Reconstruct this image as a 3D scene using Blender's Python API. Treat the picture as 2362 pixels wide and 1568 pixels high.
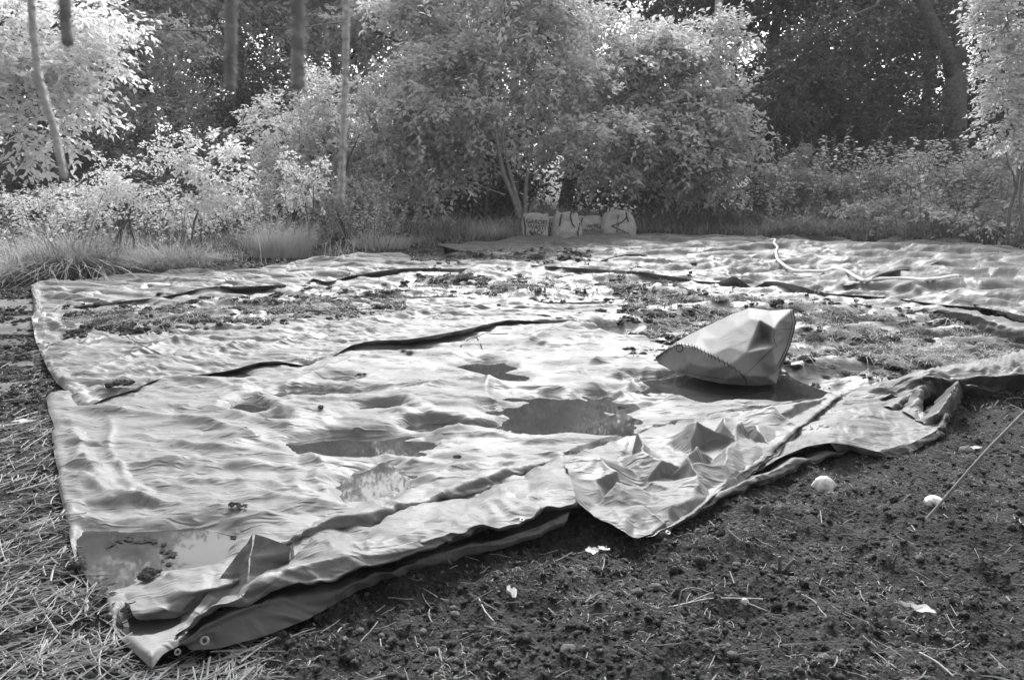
import bpy, math, random
import numpy as np
from math import radians as R, sin, cos, tan, pi
random.seed(7)
rng = np.random.default_rng(7)
for o in list(bpy.data.objects): bpy.data.objects.remove(o)
S = bpy.context.scene
COL = S.collection

# ---------------------------------------------------------------- camera
CH, PITCH, FPX, W0, H0 = 1.4, 12.0, 1890.0, 2362.0, 1568.0
cam = bpy.data.cameras.new('camera'); camo = bpy.data.objects.new('camera', cam); COL.objects.link(camo)
camo.location = (0, 0, CH); camo.rotation_euler = (R(90 - PITCH), 0, 0)
cam.sensor_width = 36; cam.lens = FPX / W0 * 36; cam.clip_start = 0.05; cam.clip_end = 500
cam.dof.use_dof = True; cam.dof.focus_distance = 4.6; cam.dof.aperture_fstop = 9.0
S.camera = camo
# ---------------------------------------------------------------- sky, sun, exposure
SUN_EL, SUN_AZ = 44.0, 4.0
wd = bpy.data.worlds.new('World'); S.world = wd; wd.use_nodes = True
nt = wd.node_tree; nt.nodes.clear()
sky = nt.nodes.new('ShaderNodeTexSky'); sky.sky_type = 'NISHITA'; sky.sun_disc = False
sky.sun_elevation = R(SUN_EL); sky.sun_rotation = R(SUN_AZ); sky.dust_density = 4.0; sky.air_density = 1.2
bw = nt.nodes.new('ShaderNodeRGBToBW'); bg = nt.nodes.new('ShaderNodeBackground'); bg.inputs[1].default_value = 0.15
ow = nt.nodes.new('ShaderNodeOutputWorld')
nt.links.new(sky.outputs[0], bw.inputs[0]); nt.links.new(bw.outputs[0], bg.inputs[0]); nt.links.new(bg.outputs[0], ow.inputs[0])
sl = bpy.data.lights.new('sun', 'SUN'); sl.energy = 1.5; sl.angle = R(14); so = bpy.data.objects.new('sun', sl); COL.objects.link(so)
so.rotation_euler = (R(90 - SUN_EL), 0, R(180 - SUN_AZ))
S.view_settings.view_transform = 'Standard'; S.view_settings.look = 'None'; S.view_settings.gamma = 1
S.view_settings.exposure = 1.42
S.render.engine = 'CYCLES'
S.cycles.max_bounces = 6; S.cycles.diffuse_bounces = 2; S.cycles.glossy_bounces = 3
S.cycles.transmission_bounces = 3; S.cycles.transparent_max_bounces = 6
S.cycles.use_denoising = True
S.cycles.sample_clamp_indirect = 6.0

# ---------------------------------------------------------------- tracing helpers: a point of the photograph put on the ground or at its distance
CP, SP = cos(R(PITCH)), sin(R(PITCH))
def ray(u, v):
    a = (u - W0/2)/FPX; b = -(v - H0/2)/FPX
    return np.array([a, CP + b*SP, -SP + b*CP])
def G(u, v, z=0.0):
    d = ray(u, v); t = (z - CH)/d[2]
    return np.array([d[0]*t, d[1]*t, z])
def P(u, v, Y):
    d = ray(u, v); t = Y/d[1]
    return np.array([d[0]*t, Y, CH + d[2]*t])

# ---------------------------------------------------------------- noise
_perm = np.random.default_rng(3).permutation(512).astype(np.int64)
_ga = np.random.default_rng(4).uniform(0, 2*pi, 512); _gx, _gy = np.cos(_ga), np.sin(_ga)
def perlin(x, y, seed=0):
    x = np.asarray(x, float) + seed*17.31; y = np.asarray(y, float) + seed*9.17
    xi = np.floor(x).astype(np.int64); yi = np.floor(y).astype(np.int64); xf = x - xi; yf = y - yi
    u = xf*xf*xf*(xf*(xf*6-15)+10); v = yf*yf*yf*(yf*(yf*6-15)+10)
    def g(ix, iy, dx, dy):
        h = _perm[(_perm[ix & 511] + iy) & 511]
        return _gx[h]*dx + _gy[h]*dy
    a = g(xi, yi, xf, yf); b = g(xi+1, yi, xf-1, yf); c = g(xi, yi+1, xf, yf-1); d = g(xi+1, yi+1, xf-1, yf-1)
    return (a + u*(b-a)) + v*((c + u*(d-c)) - (a + u*(b-a)))
def fbm(x, y, oct=4, seed=0, gain=.5):
    s = 0; a = 1
    for k in range(oct):
        s = s + a*perlin(x*2**k, y*2**k, seed+k); a *= gain
    return s
def ridged(x, y, oct=3, seed=0):
    s = 0; a = 1
    for k in range(oct):
        s = s + a*(1 - 2.2*np.abs(perlin(x*2**k, y*2**k, seed+k))); a *= .5
    return s

# ---------------------------------------------------------------- materials (the photograph is black and white: every colour is a grey)
def nmat(name):
    m = bpy.data.materials.new(name); m.use_nodes = True; nt = m.node_tree
    b = nt.nodes['Principled BSDF']; return m, nt, b
def N(nt, t, **kw):
    n = nt.nodes.new(t)
    for k, v in kw.items():
        if k in n.inputs: n.inputs[k].default_value = v
        else: setattr(n, k, v)
    return n
def grey(v): return (v, v, v, 1)
def ramp(nt, src, stops):
    r = nt.nodes.new('ShaderNodeValToRGB'); e = r.color_ramp.elements
    while len(e) > 1: e.remove(e[-1])
    e[0].position = stops[0][0]; e[0].color = grey(stops[0][1])
    for p, v in stops[1:]:
        q = e.new(p); q.color = grey(v)
    nt.links.new(src, r.inputs[0]); return r
def plain(name, lo, hi, rough=.6, scale=8, bump=0., bscale=60, spec=.4, coords='Object', detail=5):
    m, nt, b = nmat(name)
    tc = nt.nodes.new('ShaderNodeTexCoord')
    n = N(nt, 'ShaderNodeTexNoise', Scale=scale, Detail=detail); nt.links.new(tc.outputs[coords], n.inputs['Vector'])
    r = ramp(nt, n.outputs[0], [(.3, lo), (.7, hi)]); nt.links.new(r.outputs[0], b.inputs['Base Color'])
    b.inputs['Roughness'].default_value = rough; b.inputs['Specular IOR Level'].default_value = spec
    if bump:
        n2 = N(nt, 'ShaderNodeTexNoise', Scale=bscale, Detail=4); nt.links.new(tc.outputs[coords], n2.inputs['Vector'])
        bp = N(nt, 'ShaderNodeBump', Strength=bump, Distance=.01); nt.links.new(n2.outputs[0], bp.inputs['Height']); nt.links.new(bp.outputs[0], b.inputs['Normal'])
    return m
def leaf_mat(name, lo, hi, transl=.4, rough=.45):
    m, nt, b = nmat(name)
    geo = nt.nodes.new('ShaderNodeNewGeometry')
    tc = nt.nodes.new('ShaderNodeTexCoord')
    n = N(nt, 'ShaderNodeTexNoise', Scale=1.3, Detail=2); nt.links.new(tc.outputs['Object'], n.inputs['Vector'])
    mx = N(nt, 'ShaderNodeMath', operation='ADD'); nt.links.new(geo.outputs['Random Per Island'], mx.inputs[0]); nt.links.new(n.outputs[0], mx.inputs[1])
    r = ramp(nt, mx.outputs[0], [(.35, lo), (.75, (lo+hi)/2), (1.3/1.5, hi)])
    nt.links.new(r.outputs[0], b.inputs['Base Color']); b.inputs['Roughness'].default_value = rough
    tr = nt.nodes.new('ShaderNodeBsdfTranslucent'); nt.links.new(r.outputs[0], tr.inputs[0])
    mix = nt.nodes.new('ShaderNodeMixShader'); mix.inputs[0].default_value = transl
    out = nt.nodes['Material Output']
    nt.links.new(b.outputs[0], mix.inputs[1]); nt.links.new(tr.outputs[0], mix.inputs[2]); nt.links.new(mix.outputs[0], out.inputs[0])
    return m
def tarp_mat(name, base, rough=.38, dirt=.25, weave=.25, wet=.5, crinkle=.8):
    m, nt, b = nmat(name)
    tc = nt.nodes.new('ShaderNodeTexCoord'); V = tc.outputs['Object']; L = nt.links.new
    n1 = N(nt, 'ShaderNodeTexNoise', Scale=1.7, Detail=8, Roughness=.65); L(V, n1.inputs['Vector'])
    r1 = ramp(nt, n1.outputs[0], [(.3, base*(1-dirt)), (.5, base), (.75, min(.85, base*1.15))])
    n2 = N(nt, 'ShaderNodeTexNoise', Scale=26, Detail=6, Roughness=.7); L(V, n2.inputs['Vector'])
    r2 = ramp(nt, n2.outputs[0], [(.36, .45), (.47, 1.0)])
    n2b = N(nt, 'ShaderNodeTexNoise', Scale=2.3, Detail=3); L(V, n2b.inputs['Vector'])
    r2b = ramp(nt, n2b.outputs[0], [(.48, 0), (.62, dirt*3)])
    mm = N(nt, 'ShaderNodeMix', data_type='RGBA', blend_type='MULTIPLY'); L(r2b.outputs[0], mm.inputs['Factor']); L(r1.outputs[0], mm.inputs['A']); L(r2.outputs[0], mm.inputs['B'])
    L(mm.outputs['Result'], b.inputs['Base Color'])
    n3 = N(nt, 'ShaderNodeTexNoise', Scale=3.1, Detail=5); L(V, n3.inputs['Vector'])
    r3 = ramp(nt, n3.outputs[0], [(.42, rough), (.58, rough*(1-wet*.45))]); L(r3.outputs[0], b.inputs['Roughness'])
    b.inputs['Specular IOR Level'].default_value = .42
    # woven tape: two crossed fine waves
    w1 = N(nt, 'ShaderNodeTexWave', Scale=55, Distortion=1.5); w1.bands_direction = 'X'; L(V, w1.inputs['Vector'])
    w2 = N(nt, 'ShaderNodeTexWave', Scale=55, Distortion=1.5); w2.bands_direction = 'Y'; L(V, w2.inputs['Vector'])
    ad = N(nt, 'ShaderNodeMath', operation='ADD'); L(w1.outputs['Fac'], ad.inputs[0]); L(w2.outputs['Fac'], ad.inputs[1])
    bp0 = N(nt, 'ShaderNodeBump', Strength=weave*.5, Distance=.0010); L(ad.outputs[0], bp0.inputs['Height'])
    mq = N(nt, 'ShaderNodeMapping'); mq.inputs['Scale'].default_value = (38, 95, 60); mq.inputs['Rotation'].default_value = (0, 0, .5); L(V, mq.inputs[0])
    n5 = N(nt, 'ShaderNodeTexNoise', Scale=1.0, Detail=4, Roughness=.65); L(mq.outputs[0], n5.inputs['Vector'])
    bp1 = N(nt, 'ShaderNodeBump', Strength=min(1, weave*1.2), Distance=.003); L(n5.outputs[0], bp1.inputs['Height']); L(bp0.outputs[0], bp1.inputs['Normal'])
    mp = N(nt, 'ShaderNodeMapping'); mp.inputs['Scale'].default_value = (9, 26, 14); mp.inputs['Rotation'].default_value = (0, 0, -.35); L(V, mp.inputs[0])
    n4 = N(nt, 'ShaderNodeTexNoise', Scale=1.0, Detail=6, Roughness=.62, Distortion=1.1); n4.noise_type = 'RIDGED_MULTIFRACTAL'; L(mp.outputs[0], n4.inputs['Vector'])
    bp2 = N(nt, 'ShaderNodeBump', Strength=min(1, crinkle*.9), Distance=.011); L(n4.outputs[0], bp2.inputs['Height']); L(bp1.outputs[0], bp2.inputs['Normal'])
    L(bp2.outputs[0], b.inputs['Normal'])
    return m

M = {}
M['tarp'] = tarp_mat('pale_tarp', .17, rough=.66)
M['tarp_left'] = tarp_mat('pale_tarp_clean', .17, rough=.66, dirt=.15)
M['tarp_far'] = tarp_mat('shiny_tarp', .12, rough=.64, dirt=.3, wet=.6, crinkle=.7)
M['tarp_roll'] = tarp_mat('grey_tarp', .13, rough=.66, dirt=.4)
M['liner'] = tarp_mat('mucky_sheet', .20, rough=.5, dirt=.33, weave=.1)
M['sack'] = tarp_mat('woven_sack', .22, rough=.6, dirt=.18, weave=.5, wet=0, crinkle=.15)
M['bag'] = tarp_mat('woven_bag', .36, rough=.6, dirt=.3, weave=.3, wet=0, crinkle=.3)
M['hem'] = plain('dark_thread', .02, .05, .8)
M['print'] = plain('dark_print', .03, .06, .7)
M['metal'] = plain('eyelet_metal', .3, .5, .4); M['metal'].node_tree.nodes['Principled BSDF'].inputs['Metallic'].default_value = .8
M['soil'] = None
M['bark'] = plain('bark', .06, .16, .85, scale=14, bump=.6, bscale=40)
M['bark_pale'] = plain('pale_bark', .14, .28, .8, scale=14, bump=.5)
M['leaf_light'] = leaf_mat('leaf_light', .34, .72, .5)
M['leaf_bright'] = leaf_mat('leaf_bright', .5, .85, .5)
M['leaf_mid'] = leaf_mat('leaf_mid', .26, .62, .5)
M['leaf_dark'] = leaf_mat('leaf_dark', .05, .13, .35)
M['grass_pale'] = leaf_mat('grass_pale', .28, .55, .35, .6)
M['grass_mid'] = leaf_mat('grass_mid', .10, .30, .3, .6)
M['straw'] = plain('straw', .18, .36, .6, scale=40)
M['weed_dark'] = leaf_mat('weed_dark', .03, .12, .2, .8)
M['weed_pale'] = leaf_mat('weed_pale', .14, .40, .3, .8)
M['stone'] = plain('stone', .06, .16, .8, scale=25, bump=.4)
M['clod'] = plain('clod', .014, .06, .95, scale=30, bump=.8, bscale=90)
M['white'] = plain('white_plastic', .85, .9, .4, scale=3)
M['cap'] = plain('pale_cap', .8, .9, .55, scale=30, bump=.3)
M['rope'] = plain('rope_fibre', .3, .5, .9, scale=60, bump=.8, bscale=150)
M['rope_pale'] = plain('pale_rope_fibre', .7, .85, .9, scale=60, bump=.8, bscale=150)
M['wood'] = plain('weathered_wood', .05, .15, .75, scale=6, bump=.4)
M['pole'] = plain('pole_wood', .3, .45, .8, scale=5, bump=.3)
M['wire'] = plain('wire', .03, .05, .5)
M['cane'] = plain('cane', .24, .36, .5, scale=30)
def soil_mat():
    m, nt, b = nmat('soil'); L = nt.links.new
    tc = nt.nodes.new('ShaderNodeTexCoord'); V = tc.outputs['Object']
    n1 = N(nt, 'ShaderNodeTexNoise', Scale=2.2, Detail=12, Roughness=.75); L(V, n1.inputs['Vector'])
    n2 = N(nt, 'ShaderNodeTexNoise', Scale=55, Detail=6, Roughness=.7); L(V, n2.inputs['Vector'])
    ad = N(nt, 'ShaderNodeMath', operation='MULTIPLY'); L(n1.outputs[0], ad.inputs[0]); L(n2.outputs[0], ad.inputs[1])
    r = ramp(nt, ad.outputs[0], [(.12, .006), (.20, .02), (.30, .05), (.40, .12)]); L(r.outputs[0], b.inputs['Base Color'])
    b.inputs['Roughness'].default_value = .9; b.inputs['Specular IOR Level'].default_value = .3
    n3 = N(nt, 'ShaderNodeTexNoise', Scale=90, Detail=8, Roughness=.75); L(V, n3.inputs['Vector'])
    v3 = N(nt, 'ShaderNodeTexVoronoi', Scale=70); L(V, v3.inputs['Vector'])
    a2 = N(nt, 'ShaderNodeMath', operation='ADD'); L(n3.outputs[0], a2.inputs[0]); L(v3.outputs[0], a2.inputs[1])
    bp = N(nt, 'ShaderNodeBump', Strength=1.0, Distance=.012); L(a2.outputs[0], bp.inputs['Height']); L(bp.outputs[0], b.inputs['Normal'])
    return m
M['soil'] = soil_mat()
def water_mat():
    m, nt, b = nmat('water'); L = nt.links.new
    b.inputs['Base Color'].default_value = grey(.07); b.inputs['Roughness'].default_value = .03; b.inputs['IOR'].default_value = 1.33
    tc = nt.nodes.new('ShaderNodeTexCoord'); n = N(nt, 'ShaderNodeTexNoise', Scale=6, Detail=2); L(tc.outputs['Object'], n.inputs['Vector'])
    bp = N(nt, 'ShaderNodeBump', Strength=.015, Distance=.01); L(n.outputs[0], bp.inputs['Height']); L(bp.outputs[0], b.inputs['Normal'])
    n2 = N(nt, 'ShaderNodeTexNoise', Scale=9, Detail=6); L(tc.outputs['Object'], n2.inputs['Vector'])
    r = ramp(nt, n2.outputs[0], [(.35, .035), (.7, .05)]); L(r.outputs[0], b.inputs['Base Color'])
    return m
M['water'] = water_mat()

# ---------------------------------------------------------------- mesh helpers
def mesh_np(name, verts, quads=None, tris=None, mat=None, smooth=True, parent=None):
    me = bpy.data.meshes.new(name); verts = np.asarray(verts, np.float32).reshape(-1, 3)
    nq = 0 if quads is None else len(quads); nt_ = 0 if tris is None else len(tris)
    me.vertices.add(len(verts)); me.vertices.foreach_set('co', verts.ravel())
    li = []
    if nq: li.append(np.asarray(quads, np.int32).ravel())
    if nt_: li.append(np.asarray(tris, np.int32).ravel())
    li = np.concatenate(li); me.loops.add(len(li)); me.loops.foreach_set('vertex_index', li)
    st = np.concatenate([np.arange(nq, dtype=np.int32)*4, nq*4 + np.arange(nt_, dtype=np.int32)*3])
    me.polygons.add(nq + nt_); me.polygons.foreach_set('loop_start', st)
    me.polygons.foreach_set('use_smooth', np.full(nq+nt_, smooth)); me.update(calc_edges=True); me.validate()
    if mat: me.materials.append(mat)
    o = bpy.data.objects.new(name, me); COL.objects.link(o)
    if parent: o.parent = parent
    return o
def tag(o, label=None, cat=None, group=None, kind=None):
    if label: o['label'] = label
    if cat: o['category'] = cat
    if group: o['group'] = group
    if kind: o['kind'] = kind
    return o
def empty(name, loc=(0, 0, 0)):
    o = bpy.data.objects.new(name, None); COL.objects.link(o); o.location = loc; o.empty_display_size = .1; return o
def gridquads(ny, nx, off=0):
    i = np.arange(ny*nx).reshape(ny, nx) + off
    return np.stack([i[:-1, :-1], i[:-1, 1:], i[1:, 1:], i[1:, :-1]], -1).reshape(-1, 4)
def gridmesh(name, X, mat, parent=None, smooth=True):
    ny, nx = X.shape[:2]; return mesh_np(name, X.reshape(-1, 3), gridquads(ny, nx), None, mat, smooth, parent)
class MB:
    """collects pieces of ONE mesh"""
    def __init__(s): s.v = []; s.q = []; s.t = []; s.n = 0
    def add(s, v, q=None, t=None):
        v = np.asarray(v, float).reshape(-1, 3); s.v.append(v)
        if q is not None and len(q): s.q.append(np.asarray(q) + s.n)
        if t is not None and len(t): s.t.append(np.asarray(t) + s.n)
        s.n += len(v)
    def tube(s, pts, rad, seg=7, caps=True):
        pts = np.asarray(pts, float); n = len(pts); rad = np.broadcast_to(np.asarray(rad, float), (n,))
        tg = np.gradient(pts, axis=0); tg /= np.linalg.norm(tg, axis=1, keepdims=True) + 1e-9
        ref = np.array([0.31, 0.17, 1.0]) if abs(tg[0][2]) < .9 else np.array([1.0, .2, .1])
        a = np.cross(tg, ref); a /= np.linalg.norm(a, axis=1, keepdims=True) + 1e-9; b = np.cross(tg, a)
        th = np.arange(seg)/seg*2*pi
        V = pts[:, None] + rad[:, None, None]*(np.cos(th)[None, :, None]*a[:, None] + np.sin(th)[None, :, None]*b[:, None])
        i = np.arange(n*seg).reshape(n, seg); j = np.roll(i, -1, 1)
        q = np.stack([i[:-1], j[:-1], j[1:], i[1:]], -1).reshape(-1, 4)
        V = V.reshape(-1, 3); t = []
        if caps:
            V = np.vstack([V, pts[0], pts[-1]]); c0, c1 = n*seg, n*seg+1
            t = [(c0, (k+1) % seg, k) for k in range(seg)] + [(c1, (n-1)*seg+k, (n-1)*seg+(k+1) % seg) for k in range(seg)]
        s.add(V, q, t)
    def build(s, name, mat, parent=None, smooth=True):
        return mesh_np(name, np.vstack(s.v), np.vstack(s.q) if s.q else None, np.vstack(s.t) if s.t else None, mat, smooth, parent)
def resample(pts, n):
    """poly-line -> n points evenly spaced along it, lightly smoothed (Catmull-Rom)"""
    p = np.asarray(pts, float); d = np.linalg.norm(np.diff(p, axis=0), axis=1); s = np.concatenate([[0], np.cumsum(d)]); s /= s[-1]
    t = np.linspace(0, 1, n); k = np.clip(np.searchsorted(s, t, side='right')-1, 0, len(p)-2)
    f = ((t - s[k])/(s[k+1]-s[k]+1e-12))[:, None]
    m = np.zeros_like(p); m[1:-1] = (p[2:]-p[:-2])/(s[2:]-s[:-2])[:, None]; m[0] = (p[1]-p[0])/(s[1]-s[0]); m[-1] = (p[-1]-p[-2])/(s[-1]-s[-2])
    h = (s[k+1]-s[k])[:, None]*.6
    return (2*f**3-3*f**2+1)*p[k] + (f**3-2*f**2+f)*h*m[k] + (-2*f**3+3*f**2)*p[k+1] + (f**3-f**2)*h*m[k+1]
def edge(pts, n):
    """[(u, v, z), ...] traced -> world polyline"""
    return resample([G(p[0], p[1], p[2] if len(p) > 2 else .012) for p in pts], n)
def coons(top, bot, left, right):
    nx = len(top); ny = len(left); s = np.linspace(0, 1, nx)[None, :, None]; t = np.linspace(0, 1, ny)[:, None, None]
    Lc = (1-t)*top[None] + t*bot[None]; Ld = (1-s)*left[:, None] + s*right[:, None]
    B = top[0]*(1-s)*(1-t) + top[-1]*s*(1-t) + bot[0]*(1-s)*t + bot[-1]*s*t
    return Lc + Ld - B
def loft(rows, nx, per=6, smooth=True):
    Rw = np.array([edge(r, nx) for r in rows])
    if not smooth:
        t = np.linspace(0, len(rows)-1, (len(rows)-1)*per+1); k = np.clip(t.astype(int), 0, len(rows)-2); f = (t-k)[:, None, None]
        return Rw[k]*(1-f) + Rw[k+1]*f
    out = np.zeros(((len(rows)-1)*per+1, nx, 3))
    for i in range(nx):
        p = Rw[:, i]; n = len(p); t = np.linspace(0, n-1, out.shape[0]); k = np.clip(t.astype(int), 0, n-2); f = (t-k)[:, None]
        m = np.zeros_like(p); m[1:-1] = (p[2:]-p[:-2])/2; m[0] = p[1]-p[0]; m[-1] = p[-1]-p[-2]; m *= .7
        out[:, i] = (2*f**3-3*f**2+1)*p[k] + (f**3-2*f**2+f)*m[k] + (-2*f**3+3*f**2)*p[k+1] + (f**3-f**2)*m[k+1]
    return out
def upsample(X):
    ny, nx = X.shape[:2]
    def up(A):
        m = (A[:-1]+A[1:])*.5
        if len(A) > 3: m[1:-1] = (-A[:-3] + 9*A[1:-2] + 9*A[2:-1] - A[3:])/16
        o = np.zeros((2*len(A)-1,)+A.shape[1:]); o[0::2] = A; o[1::2] = m; return o
    return up(up(X).swapaxes(0, 1)).swapaxes(0, 1)
def relax(X, sx, sy, iters, floor, pin, bend=.15, grav=.00003, seed=1, jitter=.02, var=.03, lam=.8, span=3, ang=0.0, damp=.92, f=(1.2, 6)):
    """a loose cloth settles: it is cut a little larger (sx, sy and a smooth random part, var) than the ground it covers, so it buckles into folds; floor(x, y) carries it"""
    ny, nx = X.shape[:2]; X = X.astype(np.float32).copy(); w = 1.0 - pin.astype(np.float32)
    F0 = floor(X[..., 0], X[..., 1]).astype(np.float32)
    x, y = X[..., 0].astype(float), X[..., 1].astype(float); am = var*lam/4
    ca, sa = cos(ang), sin(ang); px = x*ca + y*sa; py = -x*sa + y*ca; px, py = px*sx, py*sy; mx = px*ca - py*sa; my = px*sa + py*ca
    mx = mx + am*(fbm(x/lam, y/lam, 3, seed+300)); my = my + am*(fbm(x/lam, y/lam, 3, seed+320)*1.3)
    Mt = np.stack([mx, my, X[..., 2]], -1).astype(np.float32)
    cons = []; s_ = slice
    def con(a, b, k): cons.append((a, b, np.linalg.norm(Mt[a]-Mt[b], axis=-1).astype(np.float32), k))
    for p in (0, 1):
        m = (nx-p)//2*2; con((s_(None), s_(p, p+m, 2)), (s_(None), s_(p+1, p+m, 2)), 1.0)
        m = (ny-p)//2*2; con((s_(p, p+m, 2), s_(None)), (s_(p+1, p+m, 2), s_(None)), 1.0)
    for p in (0, 1):
        m = (ny-p)//2*2
        for (c0, c1) in (((0, nx-1), (1, nx)), ((1, nx), (0, nx-1))):
            con((s_(p, p+m, 2), s_(*c0)), (s_(p+1, p+m, 2), s_(*c1)), .35)
    for st in ((2, span) if span > 2 else (2,)):
        for q in (0, 1):
            ii = np.array([i for i in range(nx-st) if (i//st) % 2 == q]); con((s_(None), ii), (s_(None), ii+st), bend)
            ii = np.array([i for i in range(ny-st) if (i//st) % 2 == q]); con((ii, s_(None)), (ii+st, s_(None)), bend)
    n = fbm(X[..., 0]*f[0], X[..., 1]*f[1], 3, seed)
    X[..., 2] += (jitter*np.abs(n)*w).astype(np.float32)
    Xp = X.copy(); wz = w[..., None]
    for it in range(iters):
        vel = (X - Xp)*np.float32(damp); np.clip(vel, -.006, .006, out=vel); Xp = X.copy()
        X += vel*wz; X[..., 2] -= grav*w
        for a, b, rest, k in cons:
            A = X[a]; B = X[b]; d = B - A; l = np.sqrt((d*d).sum(-1)) + 1e-7
            wa = w[a]; wb = w[b]; c = (k*(l-rest)/l/(wa+wb+1e-6))[..., None]*d
            X[a] = A + c*wa[..., None]; X[b] = B - c*wb[..., None]
        if it % 20 == 0: F0 = floor(X[..., 0], X[..., 1]).astype(np.float32)
        np.maximum(X[..., 2], np.where(w > 0, F0, X[..., 2]), out=X[..., 2])
    return X.astype(float)
def smooth_grid(X, n=1, k=.5):
    for _ in range(n):
        Y = X.copy(); Y[1:-1, 1:-1] = (X[:-2, 1:-1]+X[2:, 1:-1]+X[1:-1, :-2]+X[1:-1, 2:])/4
        X = X*(1-k) + Y*k
    return X
def border(ny, nx, k=1, sides='tblr'):
    p = np.zeros((ny, nx), bool)
    if 't' in sides: p[:k] = 1
    if 'b' in sides: p[-k:] = 1
    if 'l' in sides: p[:, :k] = 1
    if 'r' in sides: p[:, -k:] = 1
    return p
def inside(x, y, poly):
    poly = np.asarray(poly); c = np.zeros(np.shape(x), bool); n = len(poly)
    for i in range(n):
        x1, y1 = poly[i]; x2, y2 = poly[i-1]
        t = ((y1 > y) != (y2 > y)) & (x < (x2-x1)*(y-y1)/(y2-y1+1e-12)+x1); c ^= t
    return c

def settle(X, floor, k1, k2, seed, lo=.012, fr=.03, sm=.4):
    """two passes: broad folds first, then finer creases on a grid twice as fine"""
    a = dict(sx=1.004, sy=1.022, var=.06, lam=.9, bend=.4, span=3, iters=200, f=(1.0, 4.), ang=-.15, damp=.85, jitter=.02); a.update(k1)
    b = dict(sx=1.006, sy=1.012, var=.08, lam=.4, bend=.25, span=3, iters=70, ang=-.5, f=(4, 10), jitter=.005, grav=0); b.update(k2)
    X = relax(X, floor=lambda x, y: floor(x, y)-lo, pin=border(*X.shape[:2]), seed=seed, **a)
    X = upsample(X); X = relax(X, floor=lambda x, y: floor(x, y)-fr, pin=border(*X.shape[:2]), seed=seed+20, **b)
    return smooth_grid(upsample(X) if X.shape[0]*X.shape[1] < 60000 else X, 1, sm)

def facets(x, y, seed, freqs, aniso=1.0, ang=0.0, n=5):
    """stiff-sheet crumple: triangular folds crossing at random angles, so flat facets meet in sharp creases"""
    g = np.random.default_rng(seed); h = 0
    for k in range(n):
        th = ang + pi/2 + g.normal()*.9/aniso if aniso > 1 else g.random()*pi
        f = freqs[0]*(freqs[1]/freqs[0])**(k/max(n-1, 1)); w = fbm(x*f*.35, y*f*.35, 2, seed+k*7)*.9
        t = (x*cos(th) + y*sin(th))*f + w*2 + g.random()*9; tri = np.abs(t - np.floor(t) - .5)*2
        m = np.clip(.55 + 1.6*fbm(x*f*.3, y*f*.3, 2, seed+50+k*3), 0, 1)
        h = h + m*(tri-.5)*freqs[0]/f
    return h
# ---------------------------------------------------------------- hollows that hold rain water: (u, v, half width, half height, depth)
POOLS = [(315, 1288, 150, 58, .060), (345, 1440, 62, 26, .045), (868, 1128, 78, 46, .06), (820, 1032, 180, 26, .05),
         (1300, 960, 130, 46, .065), (1710, 890, 205, 30, .075), (1122, 850, 50, 14, .05), (1155, 872, 50, 14, .05),
         (720, 911, 90, 9, .045), (880, 946, 50, 10, .045), (580, 940, 48, 13, .045), (632, 968, 34, 12, .045),
         (1010, 988, 60, 9, .045), (1140, 990, 45, 8, .045), (495, 868, 60, 12, .045), (1400, 768, 60, 10, .05), (775, 876, 40, 8, .04)]
PW = []
for (u, v, ru, rv, dp) in POOLS:
    c = G(u, v); PW.append((c[0], c[1], abs(G(u+ru, v)[0]-c[0]), abs(G(u, v-rv)[1]-G(u, v+rv)[1])/2, dp))
def base_a(x, y):
    z = .028 + .020*fbm(x*.8, y*1.1, 2, 5) + .006*fbm(x*2.6, y*2.6, 2, 9)
    z = z + .05*np.exp(-(((x-G(1330, 790)[0])/.5)**2 + ((y-G(1330, 790)[1])/.45)**2))
    z = z + .05*np.exp(-(((x-G(980, 990)[0])/.35)**2 + ((y-G(980, 940)[1])/.3)**2))
    k = np.zeros_like(x); tgt = np.zeros_like(x)
    for (px, py, rx, ry, dp) in PW:
        wob = 1 + .45*fbm(x*3+px, y*3+py, 2, 11)
        d = np.sqrt(((x-px)/rx)**2 + ((y-py)/ry)**2)/wob
        wgt = np.clip((1.7 - d)/.7, 0, 1); wgt = wgt*wgt*(3-2*wgt)
        t = -dp*.55 + .045*np.clip(d-.5, 0, 1.4)
        tgt = np.where(wgt > k, t, tgt); k = np.maximum(k, wgt)
    return np.maximum(z, .006)*(1-k) + tgt*k

def edge2(pts, n): return edge(pts, n)
# ---- front tarp (main sheet)
tarpA = empty('front_tarp', G(800, 1100))
tag(tarpA, 'large crinkled front tarp holding rain puddles, nearest to the viewer', 'tarp')
def put(o, root):
    o.parent = root; o.matrix_parent_inverse.identity()
    o.location = tuple(-a for a in root.location); return o
nx, ny = 211, 141
A_left = [(107, 914), (112, 948), (125, 983), (119, 1001), (128, 1064), (135, 1088), (132, 1110), (152, 1193), (166, 1262), (181, 1316), (202, 1352), (235, 1370), (253, 1424), (267, 1457), (296, 1489), (351, 1540)]
A_bot = [(351, 1540), (380, 1504), (470, 1462), (615, 1410), (760, 1360), (900, 1300), (1045, 1250), (1200, 1190), (1330, 1170), (1500, 1150), (1650, 1110), (1800, 1020), (1950, 912)]
A_right = [(1800, 850), (1860, 880), (1950, 912)]
A_top = [(107, 914), (190, 905), (300, 870), (380, 845), (640, 800), (860, 755), (1000, 735), (1170, 712), (1260, 733), (1340, 742), (1420, 768), (1500, 782), (1600, 808), (1700, 830), (1800, 850)]
top = edge(A_top, nx); bot = edge(A_bot, nx); lef = edge(A_left, ny); rig = edge(A_right, ny)
X = coons(top, bot, lef, rig)
X[..., 2] = base_a(X[..., 0], X[..., 1]) + .002
X[:, 0, 2] = .008; X[-1, :, 2] = .01
dry = 1.0
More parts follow.
